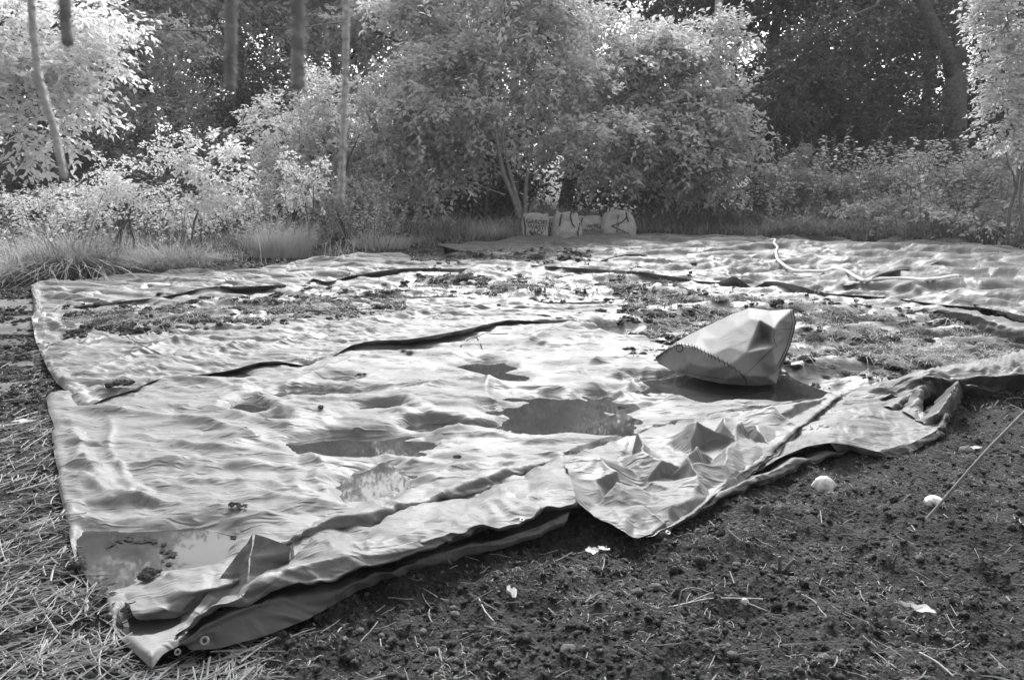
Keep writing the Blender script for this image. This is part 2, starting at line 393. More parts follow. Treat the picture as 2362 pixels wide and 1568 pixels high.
XA = settle(X, base_a, dict(sx=.9985, sy=1.026, f=(.45, 8), bend=.3, ang=-.12, iters=190, var=.02, lam=1.2), dict(sx=.999, sy=1.018, var=.035, lam=.6, iters=80, f=(1.0, 14), ang=-.2, jitter=.008), 21, sm=.1)
def crease(X, amp, sx=3.0, sy=8.0, ang=-.25, seed=3, mask=1.0, fr=(5, 16), ani=1.8, k=.7):
    x, y = X[..., 0], X[..., 1]; h = facets(x*k, y, seed, fr, ani, ang, 7)
    e = border(*x.shape).astype(float); Y = X.copy(); Y[..., 2] += amp*h*mask*(1-e); return Y
def pull_folds(X, lines, seed=1):
    """long sharp folds along traced lines: (points, height, width)"""
    x, y = X[..., 0], X[..., 1]; wx = x + .035*fbm(x*2.5, y*2.5, 2, seed); wy = y + .035*fbm(x*2.5, y*2.5, 2, seed+4); H = np.zeros_like(x)
    for pts, h, w in lines:
        p = resample([G(*q) for q in pts], 26); best = np.full(x.shape, 9.); tb = np.zeros_like(x)
        for k in range(25):
            a, b = p[k, :2], p[k+1, :2]; d = b-a; t = np.clip(((wx-a[0])*d[0]+(wy-a[1])*d[1])/(d@d), 0, 1); ds = np.hypot(wx-a[0]-t*d[0], wy-a[1]-t*d[1]); m = ds < best
            best = np.where(m, ds, best); tb = np.where(m, (k+t)/25, tb)
        H = H + h*np.exp(-best/w)*np.sin(np.clip(tb, .02, .98)*pi)**.5
    e = border(*x.shape).astype(float); Y = X.copy(); Y[..., 2] += H*(1-e); return Y
PF_A = [([(195, 948), (420, 985), (640, 1030), (770, 1095)], .045, .045), ([(230, 950), (480, 955), (640, 1000)], .03, .04), ([(136, 1092), (290, 1170), (480, 1188), (660, 1222)], .035, .035), ([(290, 1135), (520, 1125), (780, 1152)], .032, .035), ([(270, 1090), (560, 1083), (800, 1118)], .03, .035), ([(370, 880), (560, 905), (700, 985)], .03, .04),
  ([(920, 925), (1080, 885), (1185, 905)], .035, .05), ([(650, 900), (840, 835), (1010, 845)], .03, .05), ([(880, 1105), (1010, 1068), (1260, 1058)], .028, .035), ([(905, 1135), (1100, 1085), (1240, 1070)], .028, .03), ([(1260, 870), (1430, 835), (1520, 850)], .03, .05), ([(1330, 745), (1240, 800), (1120, 830)], .04, .05), ([(1330, 745), (1400, 790), (1480, 810)], .03, .04),
  ([(1480, 905), (1640, 935), (1800, 915)], .03, .04), ([(1195, 912), (1300, 905), (1440, 975), (1560, 1000)], .025, .03), ([(640, 1000), (760, 985), (900, 990)], .025, .03), ([(900, 1020), (1060, 1005), (1210, 990)], .028, .03), ([(300, 1010), (460, 1045), (640, 1060)], .028, .03), ([(150, 960), (190, 1060), (260, 1180)], .025, .03), ([(250, 960), (262, 1060), (330, 1190)], .018, .02),
  ([(1180, 860), (1120, 900), (1180, 985)], .022, .03), ([(560, 1150), (700, 1175), (860, 1185)], .028, .03), ([(1380, 860), (1500, 900)], .02, .025), ([(1440, 870), (1560, 930)], .02, .025), ([(1500, 850), (1420, 925)], .02, .025), ([(760, 880), (900, 905), (1060, 900)], .025, .03)]
PF_B = [([(192, 938), (400, 850), (640, 805), (900, 745), (1165, 712)], .045, .05), ([(150, 895), (400, 800), (760, 762), (1100, 716)], .04, .04), ([(240, 890), (450, 835), (720, 800)], .035, .035), ([(120, 830), (260, 780), (420, 745)], .03, .03), ([(110, 850), (240, 800), (460, 768), (700, 748)], .03, .035), ([(640, 740), (860, 715), (1040, 700)], .03, .035), ([(760, 790), (920, 765), (1060, 728)], .035, .035), ([(1120, 715), (1300, 722), (1460, 705)], .03, .03), ([(300, 870), (500, 812), (640, 780)], .03, .03)]
edge_w = np.ones(XA.shape[:2]); edge_w[:, :6] *= np.linspace(0, 1, 6)[None]; edge_w[-6:] *= np.linspace(1, 0, 6)[:, None]
_b = base_a(XA[..., 0], XA[..., 1]); _m = 1-border(*_b.shape); XA[..., 2] = np.where(_m > 0, _b + .58*(XA[..., 2]-_b), XA[..., 2]); XA = pull_folds(XA, PF_A)
XA = crease(XA, .010, ang=-.22, seed=35, fr=(3.2, 18), ani=3.0, k=.18)
heap = np.array([G(u, v)[:2] for u, v in ((1299, 1052), (1371, 1189), (1473, 1243), (1725, 1100), (1900, 930), (1720, 950), (1450, 1008))]); XA[..., 2] -= .03*inside(XA[..., 0], XA[..., 1], heap)
XA = crease(XA, .020, ang=-.75, seed=36, fr=(3.5, 12), ani=2.5, k=.8, mask=np.clip(3*fbm(XA[..., 0]*1.3, XA[..., 1]*1.3, 2, 18), 0, 1)*edge_w)
XA = crease(XA, .012, ang=-.45, seed=31, fr=(6, 26), ani=1.3, k=.7, mask=edge_w*(.35+.65*np.clip(.5+2*fbm(XA[..., 0]*1.1, XA[..., 1]*1.1, 2, 8), 0, 1)))
put(gridmesh('sheet', XA, M['tarp']), tarpA)

# ---- middle strip tarp
tarpB = empty('middle_tarp', G(650, 790))
tag(tarpB, 'long pale tarp strip with stretched folds, overlapping the front tarp', 'tarp')
nx, ny = 241, 71
B_top = [(94, 815), (119, 802), (173, 786), (253, 762), (289, 771), (343, 753), (390, 744), (542, 724), (687, 706), (756, 703), (900, 688), (1045, 690), (1174, 699), (1300, 700), (1462, 694), (1606, 677)]
B_left = [(94, 815), (106, 843), (131, 886), (154, 905), (185, 944)]
B_bot = [(185, 944), (202, 939, .02), (241, 919, .03), (300, 901, .035), (376, 871, .035), (481, 862, .03), (542, 851, .04), (596, 836, .06), (640, 833, .07), (703, 842, .03), (760, 825, .03), (812, 796, .05), (860, 786, .07), (945, 782, .10), (1066, 761, .10), (1174, 738, .06), (1257, 743, .03), (1318, 745, .03), (1462, 716, .05), (1606, 686, .04)]
B_right = [(1606, 677, .03), (1606, 686, .04)]
def base_b(x, y): return .035 + .03*fbm(x*.7, y*.7, 2, 15) + .01*fbm(x*2.2, y*2.2, 2, 19)
def base_ab(x, y): return base_b(x, y)*0 + np.maximum(base_b(x, y), .02)
X = coons(edge(B_top, nx), edge(B_bot, nx), edge(B_left, ny), edge(B_right, ny))
tt = np.linspace(0, 1, ny)[:, None]
X[..., 2] = np.maximum(X[..., 2], base_b(X[..., 0], X[..., 1]) + .055*np.exp(-((tt-.8)/.15)**2)*np.clip(X[..., 2]*10, 0, 1))
X[:, 0, 2] = .02; X[-1, :, 2] = edge(B_bot, nx)[:, 2]; X[0, :, 2] = base_b(X[0, :, 0], X[0, :, 1]) + .01
def floor_b(x, y): return base_b(x, y) - .004
XB = settle(X, floor_b, dict(f=(.4, 8), ang=-.06, sx=.9985, var=.02, sy=1.03, bend=.3), dict(ang=-.12, f=(.8, 14), var=.03, sx=.999, sy=1.02), 51, sm=.1)
_b = base_b(XB[..., 0], XB[..., 1]); _k = np.clip((.10 - np.abs(XB[..., 2]-_b))/.04, 0, 1); XB[..., 2] = np.where(border(*_b.shape), XB[..., 2], XB[..., 2] - .35*_k*(XB[..., 2]-_b)); XB = pull_folds(XB, PF_B)
XB = crease(XB, .018, ang=-.08, seed=77, fr=(3.5, 20), ani=4, k=.25)
XB = crease(XB, .012, ang=-.4, seed=79, fr=(7, 20), ani=2)
put(gridmesh('sheet', XB, M['tarp_left']), tarpB)

# ---- mucky pale under-sheet
tarpD = empty('muddy_sheet', G(1200, 700))
tag(tarpD, 'pale lumpy sheet littered with mud clods and weeds between the tarps', 'ground sheet')
nx, ny = 301, 91
D_top = [(73, 735), (100, 715), (300, 655), (600, 632), (900, 610), (1150, 600), (1400, 618), (1600, 640), (1750, 655), (1900, 680), (2100, 705), (2361, 745), (2520, 775)]
D_bot = [(94, 812), (150, 800), (330, 775), (600, 740), (900, 715), (1170, 722), (1340, 752), (1420, 778), (1600, 815), (1800, 858), (1900, 900), (1960, 922), (2060, 905), (2160, 880), (2361, 855), (2520, 850)]
def base_d(x, y): return .012 + .10*np.clip(fbm(x*1.1, y*1.5, 3, 61)+.05, 0, 1) + .03*fbm(x*3.5, y*4.5, 2, 65)
def base_dd(x, y):
    z = base_d(x, y)
    for (px, py, rx, ry, dp) in (PW[5], PW[15]):
        d = np.sqrt(((x-px)/rx)**2 + ((y-py)/ry)**2); k = np.clip((1.7-d)/.7, 0, 1)
        z = z*(1-k) + (-dp*.8)*k
    return z
X = coons(edge(D_top, nx), edge(D_bot, nx), edge([(73, 735), (83, 790), (94, 812)], ny), edge([(2520, 775), (2520, 850)], ny))
X[..., 2] = base_dd(X[..., 0], X[..., 1])
XD = settle(X, base_dd, dict(f=(1.5, 3.5), iters=90), dict(iters=40), 71)
XD = crease(XD, .016, seed=87, ani=1)
put(gridmesh('sheet', XD, M['liner']), tarpD)

# ---- far left tarp
tarpC = empty('far_left_tarp', G(500, 650))
tag(tarpC, 'bright white far-left tarp strip with lifted lower edge, along the grass', 'tarp')
nx, ny = 241, 61
C_top = [(71, 664), (110, 655), (202, 646), (325, 634), (434, 627), (542, 625), (687, 610), (813, 594), (870, 590), (904, 587, .04), (940, 588, .05), (983, 602, .03), (1052, 600), (1138, 607), (1175, 612)]
C_bot = [(78, 740), (87, 739), (145, 713), (224, 703, .03), (311, 692, .045), (372, 686, .03), (452, 668, .05), (506, 661, .09), (542, 663, .10), (651, 659, .07), (690, 662, .03), (718, 645, .06), (752, 652, .04), (800, 640, .05), (850, 631, .08), (922, 622, .11), (994, 621, .11), (1052, 623, .08), (1110, 618, .05), (1175, 615, .03)]
def base_c(x, y): return .03 + .05*fbm(x*.6, y*.6, 2, 25) + .02*fbm(x*1.8, y*1.8, 2, 29)
X = coons(edge(C_top, nx), edge(C_bot, nx), edge([(71, 664), (77, 693), (78, 740)], ny), edge([(1175, 612), (1175, 615)], ny))
bz = X[..., 2].copy(); X[..., 2] = np.maximum(bz, base_c(X[..., 0], X[..., 1]))
X[:, 0, 2] = .015; X[-1, :, 2] = edge(C_bot, nx)[:, 2]; X[0, :, 2] = .02
XC = settle(X, base_c, dict(f=(.9, 2.5), sy=1.035, lam=1.5), dict(lam=.7, sy=1.02), 91)
XC = crease(XC, .024, ang=-.1, seed=97, fr=(3, 12), ani=2.5, k=.5)
put(gridmesh('sheet', XC, M['tarp_left']), tarpC)

# ---- far right shiny tarp
tarpE = empty('far_right_tarp', G(1800, 640))
tag(tarpE, 'wide shiny crumpled tarp at far right, with the white hose lying on it', 'tarp')
nx, ny = 321, 111
E_top = [(1008, 565), (1123, 562), (1210, 551), (1282, 545), (1390, 538), (1444, 542), (1516, 541), (1606, 545), (1718, 549), (1776, 555), (1894, 554), (1990, 560), (2086, 556), (2214, 561), (2278, 572), (2362, 579), (2600, 600)]
E_bot = [(1163, 606), (1250, 615, .06), (1318, 619, .09), (1390, 625, .10), (1462, 630, .10), (1534, 641, .09), (1590, 652, .05), (1640, 655, .06), (1674, 643, .16), (1715, 668, .03), (1747, 656, .09), (1772, 656, .11), (1830, 669, .10), (1868, 683, .05), (1945, 689, .03), (2022, 696, .04), (2118, 710, .04), (2150, 715, .03), (2243, 723, .06), (2310, 737, .09), (2362, 750, .1), (2600, 790, .1)]
def base_e(x, y): return .03 + .06*fbm(x*.5, y*.5, 2, 35) + .03*fbm(x*1.6, y*1.6, 3, 39)
X = coons(edge(E_top, nx), edge(E_bot, nx), edge([(1008, 565), (1080, 585), (1163, 606)], ny), edge([(2600, 600), (2600, 790)], ny))
bz = X[..., 2].copy(); X[..., 2] = np.maximum(bz, base_e(X[..., 0], X[..., 1]))
X[:, 0, 2] = .02; X[-1, :, 2] = edge(E_bot, nx)[:, 2]; X[0, :, 2] = .03
XE = settle(X, base_e, dict(sx=1.015, sy=1.03, var=.1, lam=1.6, f=(1.2, 2.2), ang=.25, iters=150), dict(sx=1.012, sy=1.02, var=.12, lam=.6, iters=60), 131)
XE = crease(XE, .038, seed=137, fr=(2.4, 18), ang=.35, ani=1.4)
put(gridmesh('sheet', XE, M['tarp_far']), tarpE)
def lip(name, line, root, mat, back=.10, drop=.7, h0=.02):
    """a lifted pleat: an arched strip whose near edge hangs over a dark hollow"""
    e = edge(line, 40); n = len(e); rows = []
    t = np.linspace(0, 1, n); env = np.sin(t*pi)**.5
    for (dy, zf) in ((.34, 0), (.2, .55), (.07, .95), (0, 1.0), (.025, .8), (.09, .35)):
        q = e.copy(); q[:, 1] += dy*1.1*(.4+.6*env); q[:, 2] = h0 + (e[:, 2]-h0)*zf*env; rows.append(q)
    o = put(gridmesh(name, np.array(rows), mat), root); return o
lip('pleat', [(1905, 652, .05), (1960, 652, .10), (2010, 640, .14), (2030, 632, .12), (2075, 621, .14), (2108, 615, .05)], tarpE, M['tarp_far'])
lip('pleat', [(2110, 618, .05), (2140, 610, .12), (2175, 600, .10), (2200, 596, .04)], tarpE, M['tarp_far'])
lip('pleat', [(1365, 604, .05), (1400, 592, .12), (1440, 586, .14), (1500, 586, .05)], tarpE, M['tarp_far'])

# ---- turned-up front edge of the front tarp: ground line, dark face, crest, bright top
def foldmesh(name, rows, root, mat, nx=140, per=6, amp=.004, seed=5, sm=True, sx=3, sy=9):
    Xf = loft(rows, nx, per, sm); x, y, z = Xf[..., 0], Xf[..., 1], Xf[..., 2]
    du = np.gradient(Xf, axis=1); dv = np.gradient(Xf, axis=0); nn = np.cross(du, dv); nn /= np.linalg.norm(nn, axis=-1, keepdims=True)+1e-9
    h = facets(x, y+z*1.3, seed+60, (3.5, 14), 1.6, -.1, 7)*amp*6.5 + fbm(x*3, y*5+z*5, 3, seed+5)*amp*1.2
    return put(gridmesh(name, Xf + nn*h[..., None]*np.where(nn[..., 2:3] < 0, -1, 1), mat), root)
foldmesh('folded_edge', [
    [(405, 1480, .05), (450, 1444, .08), (506, 1414, .10), (568, 1390, .115), (651, 1357, .12), (756, 1332, .12), (850, 1306, .115), (937, 1279, .11), (1081, 1235, .10), (1208, 1203, .09), (1331, 1158, .09)],
    [(405, 1476, .05), (450, 1440, .09), (506, 1410, .11), (568, 1385, .125), (651, 1352, .13), (756, 1328, .13), (850, 1303, .125), (937, 1276, .12), (1081, 1233, .11), (1208, 1201, .10), (1331, 1157, .10)],
    [(407, 1470, .06), (455, 1430, .11), (520, 1395, .14), (590, 1352, .155), (658, 1319, .165), (759, 1287, .16), (850, 1267, .155), (937, 1251, .15), (1081, 1223, .13), (1208, 1197, .115), (1328, 1152, .115)],
    [(414, 1455, .06), (462, 1418, .10), (530, 1375, .12), (590, 1335, .13), (664, 1296, .14), (757, 1255, .14), (846, 1243, .14), (960, 1206, .13), (1090, 1180, .12), (1200, 1150, .12), (1315, 1100, .12)],
    [(430, 1450, .03), (475, 1412, .05), (540, 1372, .06), (600, 1330, .07), (672, 1284, .09), (757, 1229, .09), (843, 1224, .09), (973, 1168, .08), (1092, 1148, .07), (1190, 1106, .07), (1299, 1052, .09)],
    [(440, 1440, .0), (485, 1405, .0), (550, 1366, .0), (610, 1325, .0), (690, 1285, .0), (770, 1240, .0), (860, 1225, .0), (985, 1165, .0), (1100, 1140, .0), (1200, 1100, .0), (1310, 1046, .02)],
], tarpA, M['tarp'], 260, 12, .0036, 5, False)
foldmesh('lower_fold', [
    [(441, 1497), (470, 1498), (524, 1489), (615, 1464), (716, 1424), (800, 1378), (958, 1311), (1045, 1290), (1171, 1260), (1244, 1231), (1300, 1212)],
    [(430, 1490, .02), (470, 1484, .025), (524, 1468, .03), (618, 1440, .035), (718, 1404, .035), (808, 1362, .035), (957, 1303, .035), (1048, 1280, .035), (1168, 1250, .035), (1242, 1224, .035), (1306, 1202, .03)],
    [(418, 1484, .04), (465, 1462, .055), (520, 1438, .065), (620, 1404, .07), (720, 1376, .065), (810, 1346, .06), (955, 1294, .055), (1050, 1268, .055), (1165, 1237, .055), (1240, 1212, .05), (1312, 1186, .04)],
    [(412, 1478, .045), (462, 1450, .07), (516, 1422, .09), (616, 1384, .095), (720, 1360, .06), (812, 1334, .045), (955, 1286, .035), (1050, 1262, .035), (1165, 1230, .03), (1240, 1206, .03), (1315, 1180, .02)],
    [(420, 1470, .02), (470, 1440, .03), (524, 1410, .04), (620, 1372, .04), (722, 1344, .02), (815, 1318, .01), (958, 1272, .005), (1052, 1248, .005), (1168, 1216, .0), (1242, 1192, .0), (1318, 1166, .0)],
], tarpA, M['tarp_roll'], 220, 7, .0036, 6, True)
# second low ridge running behind it
foldmesh('ridge', [
    [(640, 1270, .0), (756, 1232, .0), (860, 1222, .0), (965, 1175, .0), (1092, 1140, .0), (1190, 1108, .0), (1290, 1062, .0)],
    [(640, 1268, .02), (756, 1222, .03), (860, 1206, .035), (960, 1172, .03), (1090, 1132, .03), (1190, 1098, .03), (1280, 1064, .02)],
    [(650, 1250, .04), (756, 1196, .07), (855, 1172, .08), (951, 1152, .075), (1090, 1108, .06), (1132, 1094, .06), (1255, 1062, .04)],
    [(660, 1240, .01), (756, 1186, .02), (850, 1160, .03), (948, 1138, .03), (1040, 1104, .02), (1130, 1080, .02), (1240, 1052, .01)],
    [(670, 1236, -.02), (756, 1180, -.02), (850, 1152, -.02), (945, 1130, -.02), (1040, 1096, -.02), (1130, 1072, -.02), (1240, 1044, -.02)],
], tarpA, M['tarp'], 140, 6, .004, 9)
# standing triangular pleat and the box-like fold beside it
foldmesh('pleat', [
    [(410, 1455, .02), (470, 1380, .05), (530, 1302, .11), (585, 1231, .20)],
    [(430, 1445, .02), (490, 1385, .04), (545, 1335, .07), (575, 1300, .12)],
    [(450, 1440, .01), (505, 1398, .02), (550, 1385, .04), (566, 1372, .05)],
], tarpA, M['tarp'], 60, 12, .002, 13, False)
foldmesh('pleat', [
    [(586, 1231, .20), (625, 1243, .19), (672, 1262, .17)],
    [(580, 1280, .14), (622, 1292, .13), (668, 1296, .12)],
    [(566, 1372, .06), (610, 1352, .07), (655, 1318, .09)],
], tarpA, M['tarp'], 40, 12, .002, 14, True)
foldmesh('pleat', [
    [(672, 1262, .17), (676, 1250, .16), (677, 1240, .14)],
    [(670, 1290, .12), (674, 1290, .11), (678, 1285, .10)],
    [(655, 1320, .08), (665, 1318, .08), (680, 1310, .07)],
], tarpA, M['tarp'], 16, 8, .001, 15, False)
# low folded-over flap in the near corner
foldmesh('corner_flap', [
    [(275, 1372, .02), (340, 1345, .05), (420, 1320, .07), (500, 1303, .08), (560, 1300, .06)],
    [(300, 1400, .04), (360, 1384, .06), (440, 1362, .08), (510, 1345, .08), (560, 1330, .08)],
    [(312, 1424, .03), (380, 1402, .05), (450, 1375, .06), (520, 1356, .06), (570, 1340, .05)],
    [(340, 1430, .005), (400, 1425, .01), (440, 1412, .01), (500, 1390, .01), (560, 1360, .01)],
], tarpA, M['tarp'], 70, 8, .003, 16)

# ---- crumpled heap at the front right of the front tarp: stiff flat facets meeting in sharp creases
import bmesh
from mathutils.geometry import delaunay_2d_cdt
def crumple(name, pts, outline, mat, root, sub=10, amp=.009, seed=3, fn=None, back=None, smooth=0, warp=.030):
    fn = fn or (lambda p: G(p[0], p[1], p[2]*1.1)); proj = (lambda p: fn(p)[:2]) if back is None else (lambda p: np.array(p[:2])/400.0)
    allp = outline + pts; P3 = np.array([fn(p) for p in allp]); n0 = len(outline)
    r = delaunay_2d_cdt([tuple(proj(p)) for p in allp], [], [list(range(n0))], 1, 1e-6, True)
    V3 = np.array([P3[o[0]] if len(o) else P3[0] for o in r[3]]); F = r[2]
    idx = {}; base = []
    for i in range(sub+1):
        for j in range(sub+1-i): idx[(i, j)] = len(base); base.append((i/sub, j/sub, 1-i/sub-j/sub))
    base = np.array(base); T = []
    for i in range(sub):
        for j in range(sub-i):
            T.append((idx[(i, j)], idx[(i+1, j)], idx[(i, j+1)]))
            if j < sub-i-1: T.append((idx[(i+1, j)], idx[(i+1, j+1)], idx[(i, j+1)]))
    nrm = np.array([0, 0, 1.0]) if back is None else np.array([0, back, 0])
    bm = bmesh.new()
    for f in F:
        A = V3[list(f)]; q = base @ A; sag = base[:, 0]*base[:, 1]*base[:, 2]; k = np.linalg.norm(A.max(0)-A.min(0)); q0 = q.copy(); b_ = q0[:, 1] if back is None else q0[:, 2]
        q -= nrm*(sag*k*.5)[:, None]
        if back is None: q[:, 0] += warp*fbm(q0[:, 0]*7, b_*7, 2, 5); q[:, 1] += warp*fbm(q0[:, 0]*7, b_*7, 2, 6)
        q += nrm*(amp*facets(q0[:, 0], b_, seed, (6, 30), 1, 0, 8) + .6*warp*fbm(q0[:, 0]*5, b_*5, 2, 7) + .004)[:, None]
        vs = [bm.verts.new(c) for c in q]
        for t in T: bm.faces.new([vs[a_] for a_ in t])
    bmesh.ops.remove_doubles(bm, verts=bm.verts, dist=.0008)
    for _ in range(smooth): bmesh.ops.smooth_vert(bm, verts=[v for v in bm.verts if not v.is_boundary], factor=.5, use_axis_x=True, use_axis_y=True, use_axis_z=True)
    bmesh.ops.recalc_face_normals(bm, faces=bm.faces)
    for f in bm.faces: f.smooth = True
    me = bpy.data.meshes.new(name); bm.to_mesh(me); bm.free(); me.materials.append(mat); o = bpy.data.objects.new(name, me); COL.objects.link(o)
    return put(o, root)
CR_out = [(1299, 1052, .12), (1312, 1100, .11), (1332, 1150, .085), (1371, 1189, .05), (1428, 1226, .02), (1473, 1243, .005), (1500, 1236, .015), (1527, 1220, .02), (1575, 1201, .02), (1640, 1160, .02), (1725, 1100, .03), (1790, 1050, .03), (1845, 991, .03), (1941, 909, .03),
          (1820, 932, .035), (1720, 950, .035), (1620, 958, .035), (1530, 982, .035), (1450, 1008, .035), (1370, 1032, .05)]
CR = [(1374, 1060, .125), (1419, 1114, .11), (1376, 1108, .09), (1380, 1165, .045), (1428, 1175, .05), (1485, 1177, .055), (1509, 1139, .065), (1545, 1123, .08), (1611, 1102, .09), (1668, 1069, .10), (1674, 1045, .10), (1473, 997, .13), (1443, 1045, .03), (1461, 1051, .02), (1608, 972, .15), (1629, 984, .13),
      (1506, 1045, .03), (1485, 1045, .10), (1419, 1063, .05), (1524, 1057, .10), (1581, 1054, .11), (1569, 1078, .04), (1533, 1102, .02), (1425, 1090, .11), (1467, 1090, .045), (1599, 1069, .11), (1590, 1046, .05), (1602, 1033, .12), (1647, 1063, .035), (1623, 1087, .03), (1626, 1039, .03), (1644, 1006, .035), (1665, 964, .12),
      (1707, 970, .11), (1665, 991, .02), (1704, 1003, .03), (1779, 940, .10), (1842, 935, .08), (1785, 960, .05), (1743, 979, .09), (1701, 1015, .09), (1407, 1165, .02), (1440, 1160, .0), (1431, 1135, .02), (1485, 1135, .01), (1425, 1212, .03), (1368, 1180, .045), (1554, 1168, .065), (1605, 1147, .065), (1674, 1099, .065), (1695, 1084, .07),
      (1524, 1205, .045), (1491, 1183, .035), (1545, 1005, .05), (1750, 1030, .06), (1800, 985, .045), (1540, 1030, .03), (1500, 1115, .035), (1576, 1112, .03), (1640, 1120, .045), (1730, 1010, .035), (1845, 955, .04)]
crumple('crumpled_corner', CR, CR_out, M['tarp'], tarpA)
# hem band along its right edge, and the rolled edge beneath
foldmesh('hem', [
    [(1490, 1240, .03), (1560, 1195, .03), (1640, 1120, .05), (1730, 1030, .05), (1800, 985, .05), (1870, 930, .05), (1912, 906, .05)],
    [(1527, 1222, .035), (1585, 1192, .045), (1690, 1108, .055), (1767, 1055, .055), (1845, 986, .055), (1890, 950, .055), (1943, 909, .05)],
    [(1527, 1226, .0), (1585, 1199, .01), (1690, 1115, .02), (1767, 1062, .02), (1845, 992, .02), (1890, 955, .02), (1944, 912, .02)],
], tarpA, M['tarp'], 120, 5, .002, 17, False)
foldmesh('rolled_edge', [
    [(1565, 1212, .0), (1640, 1165, .0), (1700, 1138, .0), (1780, 1108, .0), (1860, 1074, .0), (1955, 1040, .0)],
    [(1565, 1206, .02), (1640, 1160, .03), (1700, 1130, .035), (1780, 1098, .035), (1860, 1064, .035), (1958, 1038, .02)],
    [(1568, 1202, .02), (1645, 1148, .04), (1704, 1116, .05), (1780, 1084, .055), (1860, 1054, .045), (1959, 1036, .02)],
    [(1572, 1202, .0), (1650, 1148, .02), (1705, 1114, .02), (1780, 1080, .02), (1860, 1050, .02), (1955, 1036, .01)],
], tarpA, M['tarp_roll'], 120, 6, .003, 18)

# ---- right tarp: flat flap with curved front edge, standing folds, long rolled strip running out of the frame
tarpF = empty('right_tarp', G(2050, 960))
tag(tarpF, 'grey mud-spotted tarp at right with rolled edge and standing folds', 'tarp')
nx, ny = 101, 61
Ft = [(1900, 925), (1975, 900, .04), (2030, 905, .05), (2080, 925, .05), (2130, 950, .05), (2184, 936, .06)]
Fb = [(1690, 1120, .02), (1740, 1090, .04), (1800, 1055, .07), (1860, 1030, .09), (1914, 1021, .09), (1955, 1025, .07), (1989, 1033, .05), (2030, 1042, .03), (2063, 1036, .025), (2106, 1020, .03), (2150, 999, .04), (2167, 988, .05)]
def base_f(x, y): return .03 + .02*fbm(x*1.3, y*1.3, 2, 55)
X = coons(edge(Ft, nx), edge(Fb, nx), edge([(1900, 925), (1800, 1010, .03), (1690, 1120, .02)], ny), edge([(2184, 936, .06), (2180, 960, .06), (2167, 988, .05)], ny))
X[1:-1, 1:-1, 2] = np.maximum(X[1:-1, 1:-1, 2], base_f(X[1:-1, 1:-1, 0], X[1:-1, 1:-1, 1]))
XF = settle(X, base_f, dict(sx=1.006, sy=1.008, var=.03, lam=.5, iters=120), dict(sx=1.002, sy=1.003, var=.03, lam=.2, iters=40), 171)
XF = crease(XF, .009, seed=177, ani=1, fr=(3, 20), k=1)
put(gridmesh('sheet', XF, M['tarp_roll']), tarpF)
foldmesh('front_skirt', [
    [(1914, 1021, .09), (1955, 1025, .07), (1989, 1033, .05), (2030, 1042, .03), (2063, 1036, .025), (2106, 1020, .03), (2150, 999, .04), (2167, 988, .05)],
    [(1930, 1040, .03), (1960, 1040, .02), (1992, 1045, .02), (2032, 1050, .01), (2065, 1046, .01), (2108, 1032, .01), (2152, 1010, .02), (2170, 998, .02)],
    [(1940, 1040, .0), (1965, 1044, .0), (1996, 1048, .0), (2034, 1054, .0), (2067, 1052, .0), (2110, 1038, .0), (2155, 1016, .0), (2173, 1004, .0)],
], tarpF, M['tarp_roll'], 90, 5, .004, 19)
foldmesh('rolled_edge', [
    [(2014, 935, .0), (2080, 930, .0), (2154, 915, .0), (2240, 905, .0), (2319, 898, .0), (2380, 893, .0), (2520, 885, .0)],
    [(2024, 926, .03), (2078, 908, .06), (2150, 889, .08), (2230, 884, .08), (2300, 884, .08), (2380, 880, .07), (2520, 872, .07)],
    [(1998, 922, .02), (2040, 908, .05), (2128, 873, .13), (2200, 869, .14), (2280, 869, .14), (2362, 866, .14), (2520, 860, .14)],
    [(1985, 912, .03), (2041, 890, .08), (2139, 860, .15), (2200, 853, .16), (2280, 846, .16), (2362, 838, .17), (2520, 828, .17)],
    [(1972, 900, .02), (2041, 884, .05), (2139, 855, .11), (2200, 848, .12), (2286, 830, .13), (2362, 817, .13), (2520, 800, .13)],
    [(1972, 896, .0), (2041, 880, .0), (2139, 850, .0), (2200, 842, .0), (2286, 826, .0), (2362, 812, .0), (2520, 796, .0)],
], tarpF, M['tarp_roll'], 160, 9, .0065, 23, False)
foldmesh('lower_lip', [
    [(2128, 905, .02), (2190, 905, .02), (2260, 903, .02), (2319, 898, .02)],
    [(2140, 880, .07), (2200, 884, .07), (2260, 888, .06), (2322, 889, .05)],
    [(2152, 871, .11), (2200, 875, .10), (2260, 879, .09), (2325, 886, .06)],
    [(2165, 870, .08), (2210, 872, .07), (2260, 875, .06), (2325, 882, .04)],
], tarpF, M['tarp_roll'], 60, 6, .003, 24)
def ridge_fold(name, crest, lefts, rights, root, mat, seed, amp=.003):
    return foldmesh(name, [lefts, crest, rights], root, mat, 50, 9, amp, seed, True)
ridge_fold('standing_fold', [(2154, 871, .12), (2110, 900, .09), (2054, 940, .05)], [(2120, 880, .02), (2080, 905, .02), (2030, 936, .02)], [(2160, 905, .02), (2120, 928, .02), (2068, 950, .02)], tarpF, M['tarp_roll'], 25)
ridge_fold('standing_fold', [(2124, 897, .13), (2115, 920, .09), (2085, 950, .04)], [(2095, 912, .03), (2080, 930, .03), (2066, 952, .02)], [(2128, 950, .02), (2126, 968, .02), (2118, 972, .02)], tarpF, M['tarp_roll'], 26)
ridge_fold('standing_fold', [(2210, 879, .20), (2190, 915, .16), (2163, 951, .10), (2128, 973, .04)], [(2175, 905, .02), (2150, 935, .02), (2130, 955, .02), (2110, 972, .02)], [(2222, 915, .01), (2196, 950, .01), (2176, 980, .01), (2140, 990, .02)], tarpF, M['tarp_roll'], 27)
